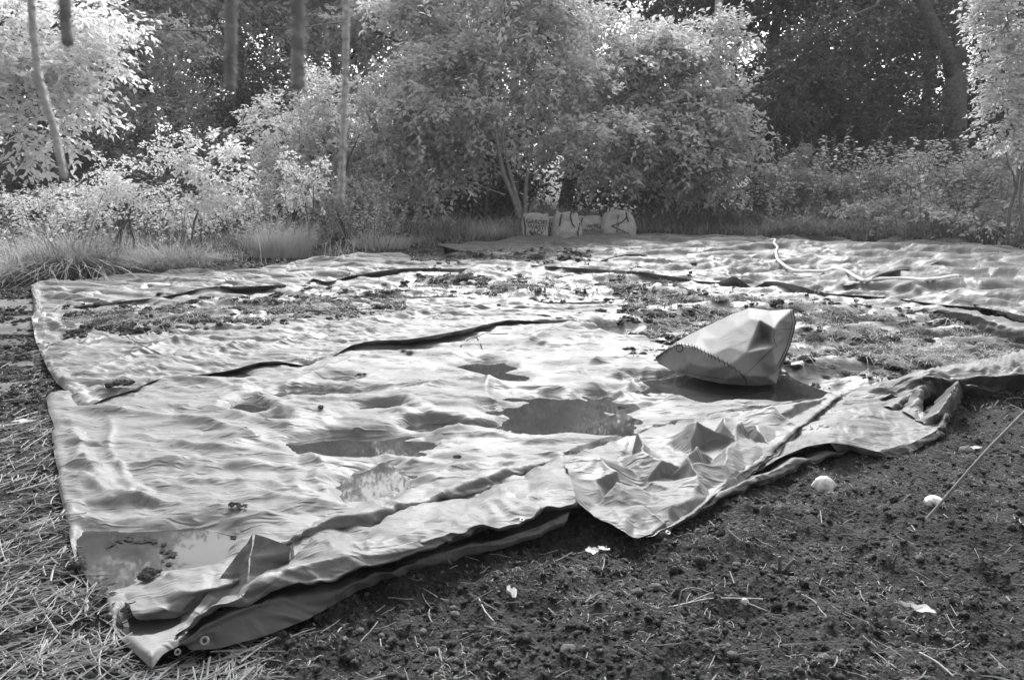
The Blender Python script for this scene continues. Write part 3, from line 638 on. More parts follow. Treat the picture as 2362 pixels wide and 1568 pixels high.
ridge_fold('standing_fold', [(2213, 879, .19), (2250, 893, .10), (2300, 903, .04)], [(2205, 900, .05), (2250, 900, .04), (2300, 903, .02)], [(2212, 908, .02), (2255, 912, .01), (2305, 910, .0)], tarpF, M['tarp_roll'], 28)
ridge_fold('standing_fold', [(2184, 934, .10), (2182, 958, .08), (2168, 986, .06)], [(2172, 940, .05), (2170, 962, .04), (2158, 985, .04)], [(2190, 950, .0), (2188, 972, .0), (2174, 998, .0)], tarpF, M['tarp_roll'], 29)
# far strip folds where the far right tarp's edge turns over at the frame's right border
foldmesh('turned_edge', [
    [(2100, 718, .02), (2200, 735, .02), (2270, 765, .02), (2361, 795, .02), (2520, 830, .02)],
    [(2120, 714, .05), (2205, 722, .09), (2275, 745, .10), (2361, 772, .10), (2520, 805, .10)],
    [(2130, 712, .04), (2215, 716, .12), (2290, 738, .13), (2361, 757, .13), (2520, 790, .13)],
    [(2140, 712, .02), (2230, 716, .04), (2300, 732, .04), (2361, 748, .04), (2520, 780, .04)],
], tarpE, M['tarp_roll'], 90, 6, .005, 33)

# ---- eyelets
def eyelet(u, v, z, nrm, root, r=.008):
    m = MB(); c = G(u, v, z); n = np.array(nrm, float); n /= np.linalg.norm(n)
    a = np.cross(n, [1, .1, 0]); a /= np.linalg.norm(a); b = np.cross(n, a); ph = np.linspace(0, 2*pi, 25)[:-1]; prof = [(r*1.25, 0), (r*1.2, .0018), (r*.95, .003), (r*.62, .0024), (r*.55, 0), (r*.56, -.004)]
    V = np.array([[c + rr*(cos(t)*a + sin(t)*b) + n*h for t in ph] for rr, h in prof]); k = len(ph)
    i = np.arange(len(prof)*k).reshape(-1, k); j = np.roll(i, -1, 1)
    m.add(V.reshape(-1, 3), np.stack([i[:-1], j[:-1], j[1:], i[1:]], -1).reshape(-1, 4))
    o = put(m.build('eyelet', M['metal']), root)
    m2 = MB(); m2.add(np.vstack([[c + r*.57*(cos(t)*a+sin(t)*b) + n*.0006 for t in ph], [c + n*.0006]]), None, [(q, (q+1) % k, k) for q in range(k)])
    h = m2.build('eyelet_hole', M['hem']); h.parent = o; return o
eyelet(193, 939, .030, (0, -.25, 1), tarpB)
eyelet(472, 1477, .045, (0.1, -1, .45), tarpA, .0115)
eyelet(1204, 1199, .128, (0, -.3, 1), tarpA)
eyelet(1541, 1228, .045, (.1, -.5, 1), tarpA)
eyelet(1870, 983, .062, (0, -.2, 1), tarpA)
eyelet(410, 1503, .02, (0, -1, .5), tarpA)
eyelet(505, 664, .085, (0, -1, .5), tarpC); eyelet(875, 643, .06, (0, -1, .5), tarpC)

# ---------------------------------------------------------------- puddles
Wx = XA[::3, ::3].copy(); cx_, cy_ = Wx[..., 0].mean(), Wx[..., 1].mean()
Wx = Wx[1:-2, 1:-1]; Wx[..., 2] = 0.0
tag(gridmesh('water', Wx, M['water'], None, False), kind='structure')

# ---------------------------------------------------------------- ground
nr, nth = 620, 760
r_ = 1.2*np.exp(np.linspace(0, math.log(200/1.2), nr)); th = np.linspace(-1.0, 1.0, nth)*.80
RR, TT = np.meshgrid(r_, th, indexing='ij'); gx = RR*np.sin(TT); gy = RR*np.cos(TT)
poly = [G(u, v)[:2] for (u, v) in A_left + A_bot[1:9] + [(1473, 1235), (1560, 1200), (1700, 1130), (1860, 1060), (2030, 1045), (2160, 1000), (2180, 930), (2319, 890), (2520, 880)]] + [G(2600, 600)[:2]] + [G(u, v)[:2] for (u, v) in [p[:2] for p in E_top[::-1]][1:]] + [G(1000, 598)[:2]] + [G(u, v)[:2] for (u, v) in [p[:2] for p in C_top[::-1]][3:]] + [G(78, 740)[:2], G(94, 812)[:2], G(131, 886)[:2]]
polyc = np.array(poly)
ins = inside(gx, gy, polyc).astype(float)
for _ in range(5):
    t = ins.copy(); t[1:-1, 1:-1] = np.minimum(ins[1:-1, 1:-1], np.minimum(np.minimum(ins[:-2, 1:-1], ins[2:, 1:-1]), np.minimum(ins[1:-1, :-2], ins[1:-1, 2:]))); ins = t
def ground_h(x, y):
    near = np.clip((9 - y)/6, 0, 1)
    h = .03*fbm(x*1.2, y*1.2, 3, 301) + near*(.055*fbm(x*4, y*4, 3, 305) + .034*np.abs(fbm(x*13, y*13, 3, 309)) + .012*np.abs(fbm(x*55, y*55, 2, 313))) - .02
    h = h + np.clip((y-15)/30, 0, 1)*.3*fbm(x*.1, y*.1, 2, 317)
    return h
gz = ground_h(gx, gy); gz = gz*(1-ins) + (-.16)*ins
V = np.stack([gx, gy, gz], -1).reshape(-1, 3)
m = MB(); m.add(V, gridquads(nr, nth))
# the same sheet carries on round and behind the viewer, coarser
n2 = 40; th2 = np.linspace(.80, 2*pi-.80, n2); rs = r_[::20]
i0 = len(V)
R2, T2 = np.meshgrid(rs, th2, indexing='ij'); x2 = R2*np.sin(T2); y2 = R2*np.cos(T2)
m.add(np.stack([x2, y2, ground_h(x2, y2)-.004], -1), gridquads(len(rs), n2))
tc_ = np.linspace(0, 2*pi, 49)[:-1]; rx_ = 1.22
m.add(np.vstack([np.stack([rx_*np.sin(tc_), rx_*np.cos(tc_), np.full(48, -.02)], -1), [[0, 0, -.02]]]), None, [((k+1) % 48, k, 48) for k in range(48)])
tag(m.build('ground', M['soil']), kind='structure')
# ---------------------------------------------------------------- foliage builders
def unit(a): return a/(np.linalg.norm(a, axis=-1, keepdims=True)+1e-9)
def leaves(pos, axis, nrm, L, Wd, curl=.18):
    """one four-sided folded leaf at every pos"""
    n = len(pos); axis = unit(axis); nrm = unit(nrm - (nrm*axis).sum(-1, keepdims=True)*axis); side = np.cross(axis, nrm)
    L = np.broadcast_to(L, (n,))[:, None]; Wd = np.broadcast_to(Wd, (n,))[:, None]
    V = np.stack([pos, pos + axis*L*.45 + side*Wd*.5 + nrm*L*curl*.6, pos + axis*L - nrm*L*curl*.4, pos + axis*L*.45 - side*Wd*.5 + nrm*L*curl*.6], 1)
    return V.reshape(-1, 3), np.arange(4*n).reshape(n, 4)
def lobe_pts(lobes, n, g, shell=3.2):
    wts = np.array([l[3]*l[4]*l[5] for l in lobes])**.8; wts = wts/wts.sum(); k = g.choice(len(lobes), n, p=wts)
    C = np.array([l[:3] for l in lobes])[k]; Rd = np.array([l[3:6] for l in lobes])[k]
    K = 15; sc = unit(g.normal(size=(len(lobes), K, 3)))*(.45+.55*g.random((len(lobes), K, 1))); j = g.integers(0, K, n); inner = g.random(n) < .2
    d = sc[k, j] + unit(g.normal(size=(n, 3)))*(g.random(n)**.6)[:, None]*np.array([.50, .50, .22])*(1+1.2*(g.random((n, 1)) < .1)) ; d[:, 2] -= .10*(np.hypot(*(d-sc[k, j])[:, :2].T)/.4)**2
    r = np.linalg.norm(d, axis=1)*np.where(inner, g.random(n), 1); d = unit(d)
    r = r*(1 + .22*fbm(d[:, 0]*2.2 + k*3.1, d[:, 1]*2.2 + d[:, 2]*1.7, 2, 401))
    return C + d*Rd*r[:, None], d
def crown_mesh(name, lobes, twigs, per, leaf, mat, seed, parent=None, droop=.25, spread=1.0, size_var=.5, zmin=.05, shell=3.2, aspect=.52):
    g = np.random.default_rng(seed); p, d = lobe_pts(lobes, twigs, g, shell)
    td = unit(d*.8 + g.normal(size=(twigs, 3))*.6 + np.array([0, 0, .1])); tl = leaf*per*.30*spread
    s = np.tile(np.arange(per)/per, twigs); k = np.repeat(np.arange(twigs), per); n = len(k)
    sgn = np.where(np.tile(np.arange(per) % 2, twigs), 1, -1)[:, None]
    base = p[k] + td[k]*(s*tl)[:, None]; base[:, 2] -= droop*(s**2)*tl
    base += g.normal(size=(n, 3))*leaf*.22
    sd = unit(np.cross(td[k], np.array([0, 0, 1.0])+g.normal(size=(n, 3))*.25))
    ax = td[k]*.55 + sd*sgn*.8 + g.normal(size=(n, 3))*.28 + np.array([0, 0, -droop*1.1])
    nr = np.array([0, 0, 1.0]) + g.normal(size=(n, 3))*.55 + d[k]*.3
    L = leaf*(1-size_var*.5 + size_var*g.random(n))
    keep = base[:, 2] > zmin
    V, Q = leaves(base[keep], ax[keep], nr[keep], L[keep], L[keep]*aspect)
    return mesh_np(name, V, Q, None, mat, False, parent), p
def limb(m, a, b, r0, r1, g, wob=.06, n=7, seg=7):
    a = np.array(a, float); b = np.array(b, float); t = np.linspace(0, 1, n)[:, None]
    p = a + (b-a)*t; Ln = np.linalg.norm(b-a); off = np.cumsum(g.normal(size=(n, 3))*wob*Ln/n**.5*.5, axis=0); off[0] = 0; off -= off[-1]*t
    p = p + off; p[:, 2] += Ln*.05*np.sin(t[:, 0]*pi); m.tube(p, np.linspace(r0, r1, n), seg)
    return p
def LB(u, v, Y, ru, rv, rd):
    c = P(u, v, Y); k = Y/FPX; return (c[0], c[1], c[2], ru*k, rd, rv*k)
def tree(name, label, cat, base, stems, lobes, mat, twigs, per, leaf, seed, trunk_r=.07, bark='bark', group=None, fork=None, **kw):
    """root > trunk, crown; stems = number of stems from the base"""
    g = np.random.default_rng(seed); base = np.array(base, float); root = empty(name, base); tag(root, label, cat, group)
    off = [(l[0]-base[0], l[1]-base[1], l[2]-base[2], l[3], l[4], l[5]) for l in lobes]
    cr, p = crown_mesh('crown', off, twigs, per, leaf, mat, seed, root, zmin=kw.pop('zmin', .05), **kw)
    m = MB(); tops = sorted(off, key=lambda l: -l[2])
    for s in range(stems):
        l = tops[s % len(tops)]; st = np.array([g.normal()*.25*(stems > 1), g.normal()*.12*(stems > 1), -.1])
        pts = limb(m, st, np.array(l[:3]) + [0, 0, l[5]*.4], trunk_r, trunk_r*.22, g, .1, 12, 8)
        for l2 in off[s::stems]:
            q = pts[min(11, 3 + int(g.integers(0, 6)))]; p2 = limb(m, q, l2[:3], trunk_r*.42, trunk_r*.12, g, .12)
            for _ in range(5):
                e = np.array(l2[:3]) + unit(g.normal(size=3))*np.array(l2[3:6])*.85
                limb(m, p2[int(g.integers(3, 6))], e, trunk_r*.16, trunk_r*.04, g, .15, 5, 5)
    m.build('trunk', M[bark], root)
    return root
def blades(n, pos, h, lean, width, g, segs=3, dirs=None):
    """curved grass blades; pos (n,3) feet"""
    th = g.random(n)*2*pi if dirs is None else dirs; dv = np.stack([np.cos(th), np.sin(th), 0*th], -1); sd = np.stack([-np.sin(th+g.normal(size=n)*.6), np.cos(th), 0*th], -1)
    t = np.linspace(0, 1, segs+1); V = []
    for k, tk in enumerate(t):
        up = h*(tk - .35*lean*tk*tk*1.6); out = h*lean*tk**1.8
        c = pos + np.array([0, 0, 1.0])*up[:, None] + dv*out[:, None]; wk = width*(1-tk**1.5*.92)
        V += [c - sd*wk[:, None]*.5, c + sd*wk[:, None]*.5]
    V = np.stack(V, 1); nv = 2*(segs+1); i = (np.arange(n)*nv)[:, None]
    Q = np.concatenate([np.stack([i[:, 0]+2*k, i[:, 0]+2*k+1, i[:, 0]+2*k+3, i[:, 0]+2*k+2], -1) for k in range(segs)])
    return V.reshape(-1, 3), Q
def tuft(name, label, cat, u, v, n, h, spread, width, mat, seed, lean=.7, group=None, flat=0):
    g = np.random.default_rng(seed); c = G(u, v); r = spread*np.sqrt(g.random(n)); a = g.random(n)*2*pi
    pos = np.stack([r*np.cos(a), r*np.sin(a)*.8, np.full(n, -.02)], -1); H = h*(.5+.7*g.random(n))*(1-.3*r/spread)
    dirs = a + g.normal(size=n)*.9
    V, Q = blades(n, pos, H, lean*(.3+g.random(n)) + flat, width*(.6+.8*g.random(n)), g, 4, dirs)
    o = mesh_np(name, V, Q, None, mat, False); o.location = c; return tag(o, label, cat, group)

# ---------------------------------------------------------------- trees and bushes
tree('bushy_tree', 'broad leafy grey tree with several thin bare stems, standing behind the white waste bags', 'tree', G(1185, 520), 3,
     [LB(1000, 120, 18.5, 150, 120, 1.3), LB(1190, 60, 18.2, 180, 120, 1.6), LB(1100, 215, 17.8, 190, 95, 1.4), LB(945, 285, 18, 120, 85, 1.1), LB(1270, 200, 17.9, 140, 105, 1.3),
      LB(1340, 305, 17.6, 110, 60, 1.0), LB(905, 390, 18, 85, 70, .9), LB(1040, 330, 17.8, 110, 60, 1.0), LB(1150, -80, 18.6, 190, 120, 1.5), LB(985, -10, 19, 130, 90, 1.2), LB(1010, 440, 18.2, 70, 50, .7)],
     M['leaf_light'], 3000, 12, .14, 11, .03, 'bark_pale')
bt = [o for o in bpy.data.objects if o.name == 'bushy_tree'][0]
for pts, r in (([(1200, 505), (1182, 450), (1162, 400), (1150, 340), (1138, 270)], .055), ([(1204, 500), (1188, 440), (1172, 380), (1160, 320), (1172, 250)], .045), ([(1212, 505), (1213, 440), (1219, 385), (1228, 330), (1240, 260)], .045), ([(1218, 500), (1240, 450), (1270, 425)], .02), ([(1165, 450), (1110, 430), (1050, 408)], .018)):
    m = MB(); q = resample([P(a, b, 16.9) - np.array(bt.location) for a, b in pts], 24); m.tube(q, np.linspace(r, r*.6, 24), 9); m.build('stem', M['bark_pale'], bt)
tree('round_tree', 'rounded leafy tree with a pale sunlit top, right of the many-stemmed tree', 'tree', G(1500, 510), 2,
     [LB(1440, 130, 20, 130, 95, 1.5), LB(1590, 140, 20, 110, 95, 1.4), LB(1500, 250, 19.4, 160, 100, 1.5), LB(1650, 270, 19.4, 95, 85, 1.2), LB(1560, 360, 19, 130, 60, 1.2), LB(1700, 330, 19, 70, 50, .9), LB(1430, 370, 19, 90, 60, 1.0), LB(1620, 420, 19, 80, 35, .8)],
     M['leaf_light'], 2500, 12, .145, 12, .07)
tree('shrub', 'dense mid-grey shrub between the thin hanging rope and the many-stemmed tree', 'shrub', G(790, 545), 4,
     [LB(680, 330, 17, 95, 95, 1.0), LB(760, 265, 17.2, 90, 85, 1.1), LB(835, 330, 17, 70, 110, 1.0), LB(715, 430, 16.5, 100, 50, .9), LB(820, 440, 16.5, 85, 55, .9), LB(640, 300, 17.5, 60, 70, .9)],
     M['leaf_light'], 1700, 11, .085, 13, .035)
tree('leafy_tree', 'near tree at the left frame edge with large blown-out white leaves', 'tree', G(-250, 640), 2,
     [LB(50, 60, 8.2, 150, 100, .8), LB(165, 130, 8, 90, 90, .6), LB(30, 220, 7.8, 110, 95, .7), LB(190, 30, 8.4, 90, 60, .6), LB(90, 310, 7.8, 75, 45, .5), LB(-120, 120, 8, 130, 110, .8), LB(150, 235, 8, 70, 45, .5)],
     M['leaf_bright'], 1150, 8, .08, 14, .05, zmin=.3, spread=1.5)
tree('sapling', 'slim young sapling with upright twigs of small white leaves, left foreground of the wood', 'sapling', G(487, 592), 2,
     [LB(487, 400, 12.2, 60, 40, .35), LB(430, 360, 12.3, 30, 50, .3), LB(545, 370, 12.1, 22, 45, .25), LB(500, 335, 12.2, 25, 30, .25), LB(480, 450, 12.0, 75, 28, .4)],
     M['leaf_bright'], 300, 7, .075, 15, .018, zmin=.2)
tree('sapling', 'low bright sapling bush left of the slim sapling, its leaves like white flecks', 'sapling', G(275, 590), 3,
     [LB(280, 400, 12.6, 80, 50, .5), LB(370, 350, 12.8, 40, 50, .4), LB(240, 450, 12.3, 90, 35, .5), LB(330, 440, 12.3, 60, 40, .5)],
     M['leaf_bright'], 380, 7, .055, 16, .018, zmin=.2)
tree('sapling', 'bare-stemmed sapling in front of the dense mid-grey shrub', 'sapling', G(690, 585), 2,
     [LB(690, 430, 13.5, 35, 50, .3), LB(670, 370, 13.6, 22, 40, .3), LB(735, 400, 13.6, 30, 60, .3)], M['leaf_bright'], 190, 7, .06, 17, .015, zmin=.2)
tree('thin_tree', 'thin tree with a slender trunk and pale leaves at the right frame edge', 'tree', G(2338, 575), 2,
     [LB(2320, 60, 12.2, 60, 70, .5), LB(2290, 170, 12, 45, 50, .4), LB(2345, 230, 12, 60, 55, .5), LB(2285, 290, 12, 35, 30, .35), LB(2350, 330, 12, 40, 40, .4), LB(2380, 120, 12.4, 60, 90, .5), LB(2330, -60, 12.4, 80, 70, .6)],
     M['leaf_light'], 900, 9, .08, 18, .035, 'bark_pale', zmin=.6)
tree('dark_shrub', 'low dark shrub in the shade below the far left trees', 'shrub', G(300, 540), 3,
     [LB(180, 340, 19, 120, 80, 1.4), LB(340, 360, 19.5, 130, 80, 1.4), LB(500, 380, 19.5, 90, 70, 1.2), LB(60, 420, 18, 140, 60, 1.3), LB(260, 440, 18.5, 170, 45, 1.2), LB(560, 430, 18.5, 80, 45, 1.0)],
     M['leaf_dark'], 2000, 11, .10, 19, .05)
tree('bramble_bank', 'sprawling bramble bank of small leaves at right, under the forked trunk', 'shrub', G(2150, 540), 5,
     [LB(1870, 455, 18.5, 100, 60, 1.0), LB(2010, 440, 18, 80, 75, 1.0), LB(2180, 440, 17, 90, 60, 1.0), LB(2310, 400, 16, 80, 85, 1.0), LB(2100, 400, 18.5, 50, 40, .6), LB(2090, 490, 16.2, 150, 38, .7), LB(2270, 500, 15, 130, 42, .7), LB(1830, 400, 20, 60, 60, .8)],
     M['leaf_mid'], 3000, 9, .085, 20, .02)
tree('low_shrub', 'small leafy shrub low on the ground, left of the dense mid-grey shrub', 'shrub', G(590, 560), 3,
     [LB(600, 440, 15.5, 70, 40, .7), LB(560, 480, 14.8, 80, 30, .6), LB(400, 490, 14.5, 100, 30, .6), LB(120, 470, 14, 130, 45, .9)], M['leaf_light'], 900, 8, .06, 22, .02)
# the wood behind: prototypes for the far trees, each copy with its own turn and size
def far_tree(seed, mat, twigs=1700, leaf=.15, hgt=11.0, shell=3.2):
    g = np.random.default_rng(seed); lobes = []
    for k in range(13):
        a = g.random()*2*pi; r = 2.4*g.random()**.6; z = 1.6 + (hgt-2.4)*g.random(); r *= 1.15 - .55*abs(z/hgt - .45)*1.5
        lobes.append((r*cos(a), r*sin(a), z, 1.2+.8*g.random(), 1.2+.6*g.random(), .8+.6*g.random()))
    lobes += [(0, 0, hgt*.92, 1.3, 1.3, 1.2), (.3, .2, hgt*.6, 1.8, 1.6, 1.5), (-.4, 0, hgt*.3, 2.0, 1.6, 1.2)]
    return lobes
protos = {}
FT = [  # u, Y, seed, material, scale, label
    (40, 27, 1, 'leaf_mid', 1.0, 'tall mid-grey tree at the far left of the wood'),
    (330, 25, 2, 'leaf_light', .95, 'tall bright-leaved tree with sky gaps, behind the dark shrub at left'),
    (560, 28, 3, 'leaf_mid', 1.05, 'tall tree behind the thickest hanging rope'),
    (180, 33, 4, 'leaf_light', 1.1, 'distant pale tree seen in the gap at upper left'),
    (790, 30, 2, 'leaf_mid', 1.05, 'tall tree behind the thin hanging rope, its branches crossed by the cable'),
    (1010, 28, 3, 'leaf_mid', 1.1, 'tall tree straight behind the many-stemmed tree'),
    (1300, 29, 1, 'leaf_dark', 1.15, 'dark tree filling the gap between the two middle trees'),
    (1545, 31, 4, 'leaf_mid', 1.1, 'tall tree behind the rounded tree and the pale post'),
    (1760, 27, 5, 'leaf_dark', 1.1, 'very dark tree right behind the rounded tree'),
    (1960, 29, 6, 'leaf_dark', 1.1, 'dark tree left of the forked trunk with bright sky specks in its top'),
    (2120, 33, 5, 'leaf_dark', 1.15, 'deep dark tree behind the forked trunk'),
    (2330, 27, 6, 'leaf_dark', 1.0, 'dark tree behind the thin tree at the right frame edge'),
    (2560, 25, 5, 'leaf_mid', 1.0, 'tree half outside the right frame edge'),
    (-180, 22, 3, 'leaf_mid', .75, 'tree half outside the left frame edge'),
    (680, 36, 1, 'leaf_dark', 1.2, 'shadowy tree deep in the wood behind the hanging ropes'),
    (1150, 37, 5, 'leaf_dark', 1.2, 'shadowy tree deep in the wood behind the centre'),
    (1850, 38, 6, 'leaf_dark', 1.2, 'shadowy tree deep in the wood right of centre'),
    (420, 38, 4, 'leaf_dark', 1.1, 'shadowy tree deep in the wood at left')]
for i, (u, Y, sd, mt, sc, lab) in enumerate(FT):
    b = P(u, 400, Y); b[2] = -.1; key = (sd, mt)
    if key not in protos:
        root = empty('wood_tree', b); tag(root, lab, 'tree', 'trees of the wood behind')
        crown_mesh('crown', far_tree(sd, mt), 2500, 10, .18, M[mt], 500+sd, root, zmin=.3, shell=2.2)
        m = MB(); g = np.random.default_rng(sd+60); tp = limb(m, (0, 0, -.1), (.2, .1, 9.5), .22, .06, g, .06, 12, 9)
        for l in far_tree(sd, mt)[:12]: limb(m, tp[min(10, max(2, int(l[2]/9.5*11)-2))], l[:3], .08, .02, g, .1, 6, 6)
        m.build('trunk', M['bark'], root); protos[key] = root
    else:
        src = protos[key]; root = src.copy(); COL.objects.link(root); root.location = b
        for ch in list(src.children):
            c = ch.copy(); COL.objects.link(c); c.parent = root
        root['label'] = lab
    root.rotation_euler = (0, 0, (i*2.39) % 6.28 if i else 0); root.scale = (sc, sc, sc)
# undergrowth masses deep behind, low and dark
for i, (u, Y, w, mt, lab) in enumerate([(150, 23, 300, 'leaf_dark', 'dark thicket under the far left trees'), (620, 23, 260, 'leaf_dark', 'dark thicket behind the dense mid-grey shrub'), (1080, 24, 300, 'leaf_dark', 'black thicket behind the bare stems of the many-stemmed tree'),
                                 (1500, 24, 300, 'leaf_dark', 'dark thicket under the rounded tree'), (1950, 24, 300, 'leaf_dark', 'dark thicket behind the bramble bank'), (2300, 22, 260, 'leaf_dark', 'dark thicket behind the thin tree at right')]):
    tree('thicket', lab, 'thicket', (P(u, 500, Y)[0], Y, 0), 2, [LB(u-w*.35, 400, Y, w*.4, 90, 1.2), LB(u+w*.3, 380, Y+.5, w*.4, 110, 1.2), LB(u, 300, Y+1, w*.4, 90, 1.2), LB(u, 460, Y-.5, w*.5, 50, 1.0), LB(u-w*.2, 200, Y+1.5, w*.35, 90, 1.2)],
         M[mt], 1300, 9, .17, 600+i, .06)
# big forked trunk at right
m = MB(); g = np.random.default_rng(88); fk = empty('forked_tree', G(2190, 520)*[1, 1, 0]); b0 = np.array(fk.location)
tag(fk, 'big dark tree with a forked trunk at upper right', 'tree')
def PP(u, v, Y): return P(u, v, Y) - b0
Yk = 20.5; b0 = P(2190, 500, Yk); b0[2] = 0; fk.location = b0
m.tube([PP(2200, 540, Yk)*[1, 1, 0], PP(2205, 380, Yk), PP(2203, 250, Yk), PP(2208, 150, Yk)], [.30, .27, .25, .24], 12)
m.tube([PP(2208, 165, Yk), PP(2214, 100, Yk), PP(2218, 0, Yk), PP(2222, -150, Yk), PP(2230, -320, Yk+.3)], [.22, .16, .15, .13, .08], 10)
m.tube([PP(2200, 175, Yk), PP(2185, 115, Yk), PP(2160, 70, Yk), PP(2132, 10, Yk), PP(2118, -90, Yk), PP(2080, -250, Yk-.4)], [.2, .15, .15, .13, .11, .06], 10)
m.tube([PP(2060, -40, Yk-1), PP(2020, 15, Yk-1.2), PP(1960, 40, Yk-1.5), PP(1880, 60, Yk-1.8)], [.05, .04, .03, .015], 6)
m.build('trunk', M['bark'], fk)
crown_mesh('crown', [tuple(np.array(LB(*a)) - np.array([b0[0], b0[1], 0, 0, 0, 0])) for a in [(2150, -150, Yk, 300, 120, 2), (1960, 60, Yk-1, 130, 60, 1.2), (2300, 60, Yk, 90, 90, 1.2), (2080, 200, Yk+.5, 90, 50, .9), (2170, 290, Yk-.8, 90, 40, .8), (1850, 150, Yk, 120, 110, 1.3)]],
           1300, 10, .13, M['leaf_dark'], 89, fk, zmin=.3)
# ---------------------------------------------------------------- grass
def near_poly(x, y, grow=.25):
    r = inside(x, y, polyc)
    for dx, dy in ((grow, 0), (-grow, 0), (0, grow), (0, -grow*1.6)): r |= inside(x+dx, y+dy, polyc)
    return r
g = np.random.default_rng(33)
n = 60000; gy_ = 8.5 + 13*g.random(n)**1.2; gx_ = (g.random(n)*2-1)*.78*gy_
dens = 1.6*fbm(gx_*.9, gy_*.9, 3, 451) - .18
vstrip = (gx_ > -1.6) & (gy_ < 15.5)           # the bare trampled strip beyond the sheets
keep = ~near_poly(gx_, gy_, .45) & (g.random(n) < .45 + dens) & ~((gx_ < -1.0) & (gy_ < 9.6)) & ~((gx_ > -2.2) & (gx_ < 7.5) & (gy_ < 17.2))
# the edge of the grass keeps away from the far-left tarp
gx_, gy_ = gx_[keep][:26000], gy_[keep][:26000]; n = len(gx_)
V, Q = blades(n, np.stack([gx_, gy_, ground_h(gx_, gy_)-.01], -1), (.10+.45*g.random(n)**1.5)*(1+1.3*np.clip(fbm(gx_*1.3, gy_*1.3, 3, 461), -.5, .7)), .3+.9*g.random(n), .006+.008*g.random(n), g, 3)
tag(mesh_np('grass', V, Q, None, M['grass_pale'], False), kind='stuff')
n = 16000; gy_ = 14.5 + 6*g.random(n); gx_ = -2 + 14*g.random(n); keep = ~near_poly(gx_, gy_, .2) & (fbm(gx_*.9, gy_*.9, 3, 471) > -.05); gx_, gy_ = gx_[keep], gy_[keep]; n = len(gx_)
V, Q = blades(n, np.stack([gx_, gy_, ground_h(gx_, gy_)-.01], -1), .15+.35*g.random(n), .3+.9*g.random(n), .007+.008*g.random(n), g, 3)
tag(mesh_np('grass', V, Q, None, M['grass_mid'], False), kind='stuff')
TG = 'grass tussocks along the edge of the sheets'
tuft('grass_tussock', 'large drooping tussock of long dark blades behind the left end of the far-left tarp', 'grass tussock', 175, 632, 1100, .95, .5, .02, M['grass_mid'], 701, 1.35, TG)
tuft('grass_tussock', 'fine pale feathery tussock left of the foot of the thin hanging rope', 'grass tussock', 650, 590, 1300, .95, .45, .006, M['grass_pale'], 702, .8, TG)
tuft('grass_tussock', 'bleached tussock at the left frame edge by the grass strip', 'grass tussock', 20, 640, 800, .75, .5, .014, M['grass_pale'], 703, 1.3, TG)
tuft('grass_tussock', 'pale arching tussock between the left frame edge and the dark-bladed tussock', 'grass tussock', 90, 605, 700, .9, .5, .014, M['grass_pale'], 704, 1.3, TG)
tuft('grass_tussock', 'rounded heap of dry grass just left of the white waste bags', 'grass tussock', 1130, 553, 900, .6, .25, .008, M['grass_pale'], 705, 1.1, TG)
tuft('grass_tussock', 'upright grey tussock standing behind the leftmost waste bags', 'grass tussock', 1262, 530, 300, 1.0, .25, .013, M['grass_mid'], 706, .5, TG)
tuft('grass_tussock', 'wide tussock of dark blades right of the waste bags under the rounded tree', 'grass tussock', 1560, 525, 700, .8, .7, .014, M['grass_mid'], 707, .9, TG)
tuft('grass_tussock', 'spiky dark tussock under the right side of the rounded tree', 'grass tussock', 1660, 520, 500, .85, .5, .014, M['grass_mid'], 708, .9, TG)
tuft('grass_tussock', 'pale tussock near the middle of the grass strip, by the slim sapling', 'grass tussock', 400, 612, 800, .7, .5, .012, M['grass_pale'], 709, 1.3, TG)
tuft('grass_tussock', 'pale tussock between the feathery tussock and the heap of dry grass', 'grass tussock', 880, 570, 700, .5, .5, .008, M['grass_pale'], 710, 1.0, TG)
for i, (u, v, lab, hh, fl) in enumerate([(1850, 552, 'heap of cut long grass lying behind the white hose end', .6, .9), (2150, 556, 'long cut grass lying at the foot of the bramble bank', .55, .9), (2290, 560, 'loose cut grass with pale arching stems at the far right edge of the sheets', .6, .8), (1960, 553, 'small heap of cut grass between the hose end and the bramble bank', .45, 1.0)]):
    g2 = np.random.default_rng(720+i); n = 900; c = G(u, v+3); m = MB()
    a = g2.random(n)*2*pi; r = .6*np.sqrt(g2.random(n)); pos = np.stack([r*np.cos(a)*1.3, r*np.sin(a)*.5, .28*np.exp(-(r/.4)**2)*g2.random(n)], -1)
    V, Q = blades(n, pos, hh*(.4+.7*g2.random(n)), fl*(.5+.9*g2.random(n)), .009+.011*g2.random(n), g2, 4, pi*.5+g2.normal(size=n)*1.2 + pi*(u < 1900))
    o = mesh_np('cut_grass', V, Q, None, M['grass_mid'], False); o.location = c; tag(o, lab, 'grass heap')

